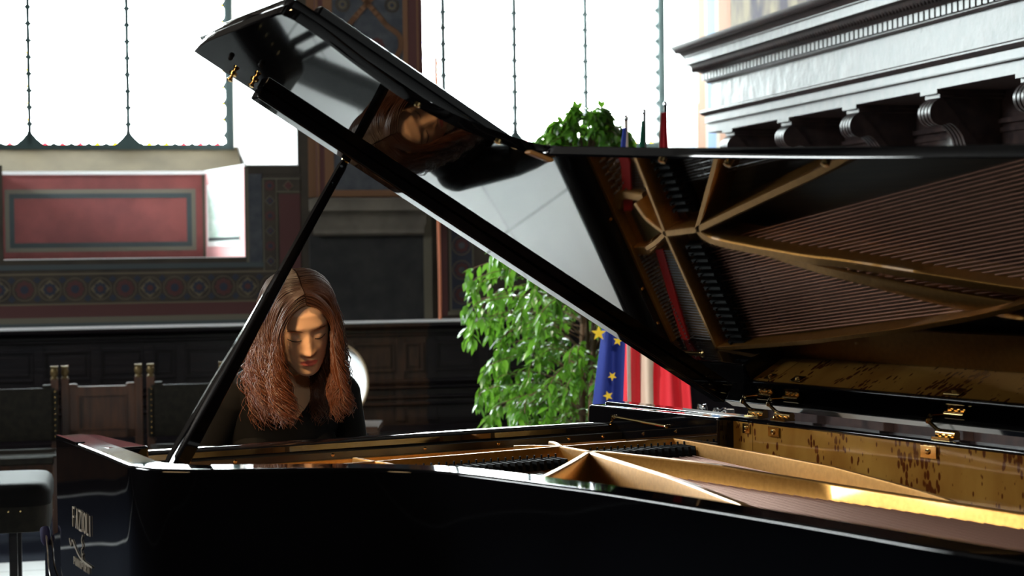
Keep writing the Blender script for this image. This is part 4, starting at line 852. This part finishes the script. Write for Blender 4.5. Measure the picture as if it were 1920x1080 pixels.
# hair: guide strands traced over skull and shoulders
hb = BVHTree.FromPolygons([tuple(c) for c in co], [tuple(p.vertices) for p in me.polygons])
def push(p, d):
    loc, nr, idx, dist = hb.find_nearest(p)
    if loc is None: return p
    s_ = (p - loc).dot(nr)
    if s_ < d: return loc + nr * d if (dist < .06) else p
    return p
def strand(side, t, layer, rnd, ln):
    # t: 0 at the front hairline, 1 at the nape; starts on the parting
    a = R(-12 + 145 * t); y = .012 + .083 * math.cos(a) * 1.0; z = .030 + .086 * math.sin(a)
    if t < .22: y, z = .071 - .045 * t, .086 + .122 * t
    elif t < .75: f = (t - .22) / .53; y = .061 - .13 * f; z = .1128 - .035 * f * f + .006 * math.sin(math.pi * f)
    else: f = (t - .75) / .25; y = -.069 - .030 * f; z = .0778 - .06 * f
    p = HP(side * .002 + rnd.gauss(0, .0006), y + rnd.gauss(0, .003), z); lift = .003 + layer * .011
    pts = [push(p, lift)]; v = (HR * side * 1.0 + HF * (.10 if t < .3 else -.25) - HU * .05).normalized()
    ph = rnd.choice((0.3, 1.9, 3.6, 5.0)) + rnd.gauss(0, .35); fr = 62 + rnd.random() * 12; amp = .004 + .009 * rnd.random(); jx = rnd.gauss(0, .10); jy = rnd.gauss(0, .10)
    out = (HR * side).normalized(); step = .0135; L = 0; x_l = 0; curl_s = rnd.choice((-1, 1))
    while L < ln:
        fall = min(1, L / .11); grav = Vector((0, 0, -1))
        tgt = (HR * side * (1 - fall) * .75 + HU * (-.35) * (1 - fall) + grav * (.15 + fall) + HF * ((.16 if t < .25 else -.30) * (1 - fall)) + HR * jx * (.3 + fall * .2) + HF * jy * .3)
        v = (v * .55 + tgt.normalized() * .45).normalized()
        p = p + v * step; L += step
        wv_ = min(1.3, max(0, (L - .10) / .14)); off = HR * math.sin(L * fr + ph) * amp * wv_ + VX * math.cos(L * fr + ph) * amp * wv_
        q = push(p + off, lift + .004 * fall)
        if L > .14: q += out * (.0016 if side < 0 else .0004) * min(1, (L - .14) / .1) * (1 if L < ln - .07 else -2.6)
        h = q - HO; hx, hy, hz = h.dot(HR), h.dot(HF), h.dot(HU)
        if hy > .035 and -.12 < hz < .085:                   # keep the face clear
            lim = .056 - 15 * max(0, hz - .032) ** 2 + .10 * max(0, -.07 - hz) - .004 * (layer > .5)
            if hx * side < lim: q += HR * side * (lim - hx * side)
        p = q; pts.append(p.copy())
    return pts
rnd = random.Random(3)
cu = bpy.data.curves.new('hair', 'CURVE'); cu.dimensions = '3D'; cu.bevel_depth = .00085; cu.bevel_resolution = 0; cu.use_fill_caps = False
for i in range(5600):
    side = 1 if i % 2 else -1; t = rnd.random() ** .85; layer = rnd.random(); ln = (.27 + .05 * rnd.random()) if t < .35 else (.31 + .06 * rnd.random())
    if rnd.random() < .12: ln *= .75
    P = strand(side, t, layer, rnd, ln); sp = cu.splines.new('POLY'); sp.points.add(len(P) - 1)
    for k, p in enumerate(P): sp.points[k].co = (p.x, p.y, p.z, 1); sp.points[k].radius = 1.0 if k < len(P) - 4 else .45 + .55 * (len(P) - 1 - k) / 4
cu.materials.append(M['hair']); ht = bpy.data.objects.new('hair_raw', cu); COL.objects.link(ht); dg = bpy.context.evaluated_depsgraph_get(); hm = bpy.data.meshes.new_from_object(ht.evaluated_get(dg)); bpy.data.objects.remove(ht); ho = bpy.data.objects.new('hair', hm); COL.objects.link(ho); ho.parent = person
hm.polygons.foreach_set('use_smooth', [True] * len(hm.polygons))
# ---------------- bench under the pianist
bq = Matrix.LocRotScale(PV(UC, -.62, 0), Matrix(((UX.x, -VX.x, 0), (UX.y, -VX.y, 0), (0, 0, 1))).to_quaternion(), None)
pb = thing('piano_bench', 'black padded piano bench under the seated woman', 'bench', bq)
w = MB(); w.box((-.32, -.18, .43), (.32, .18, .475)); build('seat', w, 'leather', pb, bevel=.015)
w = MB(); w.box((-.31, -.17, .37), (.31, .17, .43)); build('frame', w, 'satin', pb, bevel=.004)
for sx in (-1, 1):
    for sy in (-1, 1): w = MB(); w.box((sx * .30 - .022, sy * .16 - .022, 0), (sx * .30 + .022, sy * .16 + .022, .40)); build('leg', w, 'satin', pb, bevel=.004)

# ================================================================ CHAIRS AND OTHER FURNITURE
def chair(kind, label, x, y, rot=R(13.7), group='high-backed chairs in front of the window wall'):
    mw = Matrix.LocRotScale(Vector((x, y, 0)), Matrix.Rotation(rot, 3, 'Z').to_quaternion(), None)
    c = thing('high_backed_chair', label, 'chair', mw, group); W = .188    # origin under the back posts' middle; local -y faces the room
    for sx in (-1, 1):
        w = MB(); w.box((sx * W - .020, -.018, 0), (sx * W + .020, .018, .785)); po = build('back_post', w, 'chairwood', c, bevel=.003)
        w = MB(); w.lathe([(.018, 0), (.020, .008), (.014, .014), (.020, .030), (.020, .045), (.016, .056), (.013, .060)], (sx * W, 0, .783), 12); w.box((sx * W - .019, -.019, .842), (sx * W + .019, .019, .852)); build('finial', w, 'gilt', po, smooth='auto')
        w = MB(); w.box((sx * W - .018, -.40, 0), (sx * W + .018, -.364, .42)); build('front_leg', w, 'chairwood', c, bevel=.003)
        w = MB(); w.box((sx * W - .012, -.37, .12), (sx * W + .012, -.01, .15)); build('stretcher', w, 'chairwood', c, bevel=.002)
    w = MB(); w.box((-W, -.39, .20), (W, -.372, .25)); build('stretcher', w, 'chairwood', c, bevel=.002)
    w = MB(); w.box((-W, -.01, .20), (W, .008, .24)); build('stretcher', w, 'chairwood', c, bevel=.002)
    w = MB(); w.box((-W + .01, -.41, .385), (W - .01, .0, .425)); w.box((-W - .01, -.40, .40), (W + .01, -.02, .43)); build('seat', w, 'leather', c, bevel=.008)
    if kind == 'wood':
        w = MB(); w.box((-W + .02, -.013, .47), (-W + .065, .013, .752)); w.box((W - .065, -.013, .47), (W - .02, .013, .752)); w.box((-W + .02, -.013, .47), (W - .02, .013, .515)); w.box((-W + .06, -.013, .69), (W - .06, .013, .742)); w.box((-W + .06, -.004, .51), (W - .06, .010, .70))
        w.box((-W + .02, -.016, .742), (-W + .06, .016, .757)); w.box((W - .06, -.016, .742), (W - .02, .016, .757))
        frame_y = -.016; w.box((-W + .062, frame_y, .512), (-W + .070, .0, .70)); w.box((W - .070, frame_y, .512), (W - .062, 0, .70)); w.box((-W + .062, frame_y, .512), (W - .062, 0, .520)); build('backrest', w, 'chairwood', c, bevel=.002)
    else:
        w = MB(); w.box((-W + .0, -.030, .47), (W, -.018, .742)); w.box((-W + .018, -.022, .735), (-W + .060, .012, .757)); w.box((W - .060, -.022, .735), (W - .018, .012, .757)); w.box((-W - .018, -.030, .47), (-W + .02, -.017, .728)); w.box((W - .02, -.030, .47), (W + .018, -.017, .728)); br_ = build('backrest', w, 'leather', c, bevel=.003)
        for sx in (-1, 1):
            w = MB()
            for k in range(9): w.sphere((sx * (W + .001), -.031, .49 + k * .029), .0045, 8)
            build('nail_row', w, 'brass', br_, smooth='auto')
    return c
def chair_at(xm, ym): return xm, ym
chair('leather', 'high-backed chair with dark leather back at the left edge, lowest of the row', -2.565, 9.72)
chair('wood', 'high-backed chair with plain wooden panel back between two leather-backed chairs', -2.152, 9.84)
chair('leather', 'leather-backed chair with nailed edge seen behind the foot of the prop stick', -1.725, 9.94)
# leather seat at the left edge, nearer
sm = thing('leather_stool', 'broad dark leather stool with rounded padded top and nail row beside the piano', 'stool', Matrix.LocRotScale(Vector((-2.02, 6.62, -.028)), Matrix.Rotation(R(12), 3, 'Z').to_quaternion(), None))
w = MB(); P8 = [(sx * .30 + a_ * .08, sy * .17 + b_ * .08) for sx, sy, q0 in ((1, 1, 0), (-1, 1, 90), (-1, -1, 180), (1, -1, 270)) for a_, b_ in [(math.cos(R(q0 + t * 15)), math.sin(R(q0 + t * 15))) for t in range(7)]]; c8 = [(x * .9, y * .9) for x, y in P8]
w.loft([[Vector((x, y, .59)) for x, y in P8], [Vector((x, y, .632)) for x, y in P8], [Vector((x * .985, y * .98, .652)) for x, y in P8], [Vector((x * .95, y * .93, .664)) for x, y in P8], [Vector((x * .8, y * .75, .668)) for x, y in P8]]); build('cushion', w, 'stoolleather', sm, smooth='auto')
w = MB(); w.prism([(x * .985, y * .98) for x, y in P8], .50, .592); build('apron', w, 'leather', sm, bevel=.004)
w = MB()
for k in range(15): w.sphere((-.28 + k * .04, -.246, .575), .004, 8)
build('nail_row', w, 'brass', sm, smooth='auto')
for sx in (-1, 1):
    for sy in (-1, 1): w = MB(); w.box((sx * .25 - .014, sy * .15 - .014, .028), (sx * .25 + .014, sy * .15 + .014, .52)); build('leg', w, 'darkwood', sm, bevel=.003)

# white disc with handle
dk = thing('round_drum', 'round white drum skin with tan rim standing behind the woman', 'drum', Matrix.LocRotScale(Vector((-.845, 9.02, .60)), Matrix.Rotation(R(14), 3, 'Z').to_quaternion() @ Matrix.Rotation(R(-10), 3, 'X').to_quaternion(), None))
w = MB(); w.add([Vector((.001 * 0, -.006, .205))] + [Vector((.164 * .93 * math.cos(k * math.pi / 24), 0, .164 * 1.12 * math.sin(k * math.pi / 24) + .205)) for k in range(48)], [(0, 1 + k, 1 + (k + 1) % 48) for k in range(48)]); build('drum_skin', w, 'drumwhite', dk, smooth='auto')
w = MB(); w.lathe([(.162, -.02), (.170, -.018), (.172, .0), (.170, .035), (.160, .035), (.160, -.005), (.162, -.02)], n=48, cap=False, xf=lambda p: Vector((p.x * .93, p.z, p.y * 1.12 + .205))); build('hoop', w, 'drumrim', dk, smooth='auto')
w = MB(); w.tube(catmull([(.018, -.022, .285), (.035, -.035, .290), (.052, -.035, .272), (.058, -.022, .245)], 6), .005, 8); build('handle', w, 'satin', dk, smooth='auto')
ds = thing('wooden_stool', 'low dark wooden stool holding the white drum behind the woman', 'stool', Matrix.LocRotScale(Vector((-.84, 9.03, 0)), None, None))
w = MB(); w.box((-.2, -.17, .57), (.2, .17, .60)); build('seat', w, 'panelwood', ds, bevel=.004)
for sx in (-1, 1):
    for sy in (-1, 1): w = MB(); w.box((sx * .17 - .015, sy * .14 - .015, 0), (sx * .17 + .015, sy * .14 + .015, .575)); build('leg', w, 'panelwood', ds, bevel=.002)
# chrome frame behind the bass arm
cf = thing('chrome_stand', 'chrome stand with two bent tube loops behind the bass arm of the piano', 'stand', Matrix.LocRotScale(Vector((.66, 6.0, 0)), None, None))
w = MB(); w.tube(catmull([(-.075, 0, .55), (-.072, 0, .885), (-.058, 0, .908), (-.044, 0, .885), (-.042, 0, .55)], 5), .005, 8); w.tube(catmull([(-.028, 0, .55), (-.025, 0, .87), (.0, 0, .898), (.024, 0, .87), (.026, 0, .55)], 5), .005, 8); build('tube_loops', w, 'chrome', cf, smooth='auto')
w = MB(); w.box((.02, -.01, .875), (.045, .01, .905)); build('clamp', w, 'chrome', cf, bevel=.003)
w = MB(); w.box((-.10, -.1, .50), (.08, .1, .56)); w.box((-.03, -.015, .03), (.0, .015, .50)); w.box((-.15, -.12, 0), (.12, .12, .03)); build('base', w, 'satin', cf, bevel=.004)
# cable and tag near the piano arm
cb = thing('audio_cable', 'thin cable with dark blue sleeve hanging beside the piano arm', 'cable')
ckw = lambda t, z, o=.012: PIANO @ ck(t, z, o)
w = MB(); w.tube(catmull([ckw(-.07, .79), ckw(-.055, .76), ckw(-.045, .72), ckw(.0, .64), ckw(.06, .3), ckw(.08, .006)], 6), .0025, 8); build('cord', w, 'steel', cb, smooth='auto')
w = MB(); w.tube([ckw(-.085, .802), ckw(-.08, .795), ckw(-.074, .775), ckw(-.07, .765)], [.010, .012, .011, .006], 10); build('sleeve', w, 'navy', cb, smooth='auto')

cv = MB(); a_ = Vector((-2.55, 7.945, 0)); b_ = Vector((-1.15, 6.72, 0)); d_ = (b_ - a_).normalized(); q_ = Vector((-d_.y, d_.x, 0)); z_ = Vector((0, 0, 1))
cv.loft([[e - q_ * .10 + z_ * .001, e - q_ * .05 + z_ * .016, e + q_ * .05 + z_ * .016, e + q_ * .10 + z_ * .001] for e in (a_, b_)]); tag(build('cable_cover', cv, 'blackfelt'), 'black rubber cable cover lying on the pale floor, mirrored in the lid', 'cable cover')
# ================================================================ FICUS
fx, fy = .335, 8.35
fc = thing('potted_ficus', 'tall bushy green ficus tree in a pot in front of the right window', 'plant', Matrix.Translation((fx, fy, 0)))
w = MB(); w.lathe([(.15, 0), (.17, .02), (.20, .30), (.215, .31), (.215, .34), (.19, .345), (.18, .30)], n=28); build('pot', w, 'terracotta', fc, smooth='auto')
w = MB(); w.lathe([(.001, .30), (.185, .30), (.185, .32), (.001, .325)], n=24); build('soil', w, 'soil', fc)
rf = random.Random(11); w = MB(); twigs = []
for k in range(3): a = k * 2.1; w.tube(catmull([(.04 * math.cos(a), .04 * math.sin(a), .31), (.03 * math.cos(a + 1), .03 * math.sin(a + 1), .8), (.03 * math.cos(a + 2), .03 * math.sin(a + 2), 1.3), (.02, 0, 1.93)], 5), [.014] * 6 + [.011] * 5 + [.006] * 5, 8)
def crownr(z):
    T_ = [(.55, .22), (.72, .44), (.85, .46), (1.0, .48), (1.1, .50), (1.22, .53), (1.40, .50), (1.50, .34), (1.60, .22), (1.80, .22), (1.95, .20), (2.06, .10), (2.12, .03)]
    return interp([(a, b) for a, b in T_], z)[0]
for k in range(330):
    z = .62 + 1.46 * (rf.random() ** .9); a = rf.random() * 2 * math.pi; r1 = crownr(z) * 1.04 * (.55 + .45 * rf.random() ** .5) * (1.0 if math.cos(a) < .2 or z > 1.75 else max(.40, 1 - .9 * (math.cos(a) - .2)))
    e = Vector((r1 * math.cos(a), r1 * math.sin(a) * .9, z - .03)); z0 = min(1.92, z - .05 + .12 * rf.random()); s0 = Vector((.02 * math.cos(a), .02 * math.sin(a), max(.5, z0 - .12)))
    m_ = s0.lerp(e, .55) + Vector((0, 0, .07)); P = catmull([s0, m_, e, e + Vector((math.cos(a) * .03, math.sin(a) * .03, -.07))], 5); w.tube(P, .0022, 4); twigs.append(P)
build('branch_work', w, 'bark', fc)
w = MB()
def leaf(p, d, up, L, W, mi):
    d = d.normalized(); s_ = d.cross(up).normalized(); n_ = s_.cross(d).normalized(); prof = [(0, .0), (.12, .45), (.35, .95), (.6, .8), (.82, .38), (1.0, .0)]; vs = []; 
    for i, (f, h) in enumerate(prof):
        c = p + d * L * f - n_ * L * .22 * f * f; vs += [c - s_ * W * h * .5 + n_ * W * .12 * h, c, c + s_ * W * h * .5 + n_ * W * .12 * h]
    fs = []
    for i in range(5): fs += [(i * 3, i * 3 + 1, i * 3 + 4, i * 3 + 3), (i * 3 + 1, i * 3 + 2, i * 3 + 5, i * 3 + 4)]
    w.add(vs, fs, mi)
for P in twigs:
    n = len(P); 
    for i in range(4, n):
        for j in range(2):
            if rf.random() < .12: continue
            p = P[i]; d = (P[i] - P[i - 1]).normalized() * .5 + Vector((rf.uniform(-.8, .8), rf.uniform(-.8, .8), rf.uniform(-1.0, .15))); leaf(p, d, Vector((rf.uniform(-.4, .4), rf.uniform(-.4, .4), 1)), rf.uniform(.045, .078), rf.uniform(.020, .032), 0 if rf.random() < .7 else 1)
fo = build('foliage', w, ['leaf', 'leafdark'], fc, smooth=True)

# ================================================================ FLAGS
def flag(label, x, y, ztop, bands, wmax, dirx, stars=False, topw=.012, xo=0.0, pole='flagwhite', seed=1, zbot=.55, cap='chrome'):
    fl = thing('standing_flag', label, 'flag', Matrix.Translation((x, y, 0)), None); rr = random.Random(seed)
    w = MB(); w.tube([(0, 0, .04), (0, 0, ztop - .02)], .0075, 10); build('pole', w, pole, fl, smooth='auto')
    w = MB(); w.lathe([(.008, 0), (.009, .004), (.009, .016), (.005, .022), (.002, .024)], (0, 0, ztop - .022), 12); build('finial', w, cap, fl, smooth='auto')
    w = MB(); w.lathe([(.11, 0), (.11, .02), (.04, .05), (.015, .10), (.012, .12)], n=24); build('base', w, 'satin', fl, smooth='auto')
    w = MB(); NC = 64; NR = 26; rings = []; ph = rr.random() * 6
    for i in range(NR + 1):
        f = i / NR; z = ztop - .05 - (ztop - .05 - zbot) * f; wd = topw + (wmax - topw) * min(1, f * 1.15) ** 1.0; row = []
        for k in range(NC + 1):
            g = k / NC; dep = (.008 + .030 * min(1, f * 1.6)); x_ = dirx * (wd * g ** .9 + .004 * math.sin(9 * f + 7 * g)); y_ = -.012 - dep * (.5 + .5 * math.sin(g * (7 + 1.5 * seed) + ph + 1.2 * f)) - .02 * g
            row.append(Vector((x_ + xo * f, y_, z - .012 * math.sin(g * 5 + ph) * f)))
        rings.append(row)
    n = NC + 1
    w.v = [p for r_ in rings for p in r_]
    for i in range(NR):
        for k in range(NC):
            g = (k + .5) / NC; mi_ = 0; f = (i + .5) / NR
            for j, b_ in enumerate(bands):
                if j == 2 and f > .45: continue
                if b_[1] + (b_[3] if len(b_) > 3 else 0) * f <= g < b_[2] + (b_[3] if len(b_) > 3 else 0) * f: mi_ = j
            w.f.append((i * n + k, i * n + k + 1, (i + 1) * n + k + 1, (i + 1) * n + k)); w.mi.append(mi_)
    c = build('cloth', w, [b_[0] for b_ in bands] if len(bands) > 1 else bands[0][0], fl, smooth=True)
    so = c.modifiers.new('t', 'SOLIDIFY'); so.thickness = .0015
    if stars:
        for (sx, sz, r_, a0) in stars:
            w = MB(); w.prism([(sx + (r_ if t % 2 == 0 else r_ * .42) * math.cos(math.pi * t / 5 + a0), sz + (r_ if t % 2 == 0 else r_ * .42) * math.sin(math.pi * t / 5 + a0)) for t in range(10)], -.066, -.063, xf=lambda p: Vector((p.x, p.z, p.y))); build('star', w, 'flagyellow', c)
    return fl
flag('blue flag with yellow stars furled on a pale pole beside the ficus', .447, 7.25, 1.935, [('flagblue', 0, 1.01)], .125, -1, stars=[(-.118, 1.10, .030, .3), (-.068, .935, .018, .9), (-.045, 1.07, .02, .1), (-.085, .86, .02, .6)], seed=1, xo=-.03)
flag('green, white and red flag furled on the middle pole of three', .548, 7.68, 1.99, [('flagred', .36, 1.01), ('flagwhite', -.1, .36), ('flaggreen', -.1, 1.01)], .15, -1, seed=2, pole='chrome', xo=.03)
flag('red flag furled on the dark pole nearest the right wall', .664, 8.05, 2.05, [('flagred', .0, 1.01), ('flagwhite', .90, 1.01, .0)], .19, -1, seed=3, pole='satin', topw=.022, xo=.115)
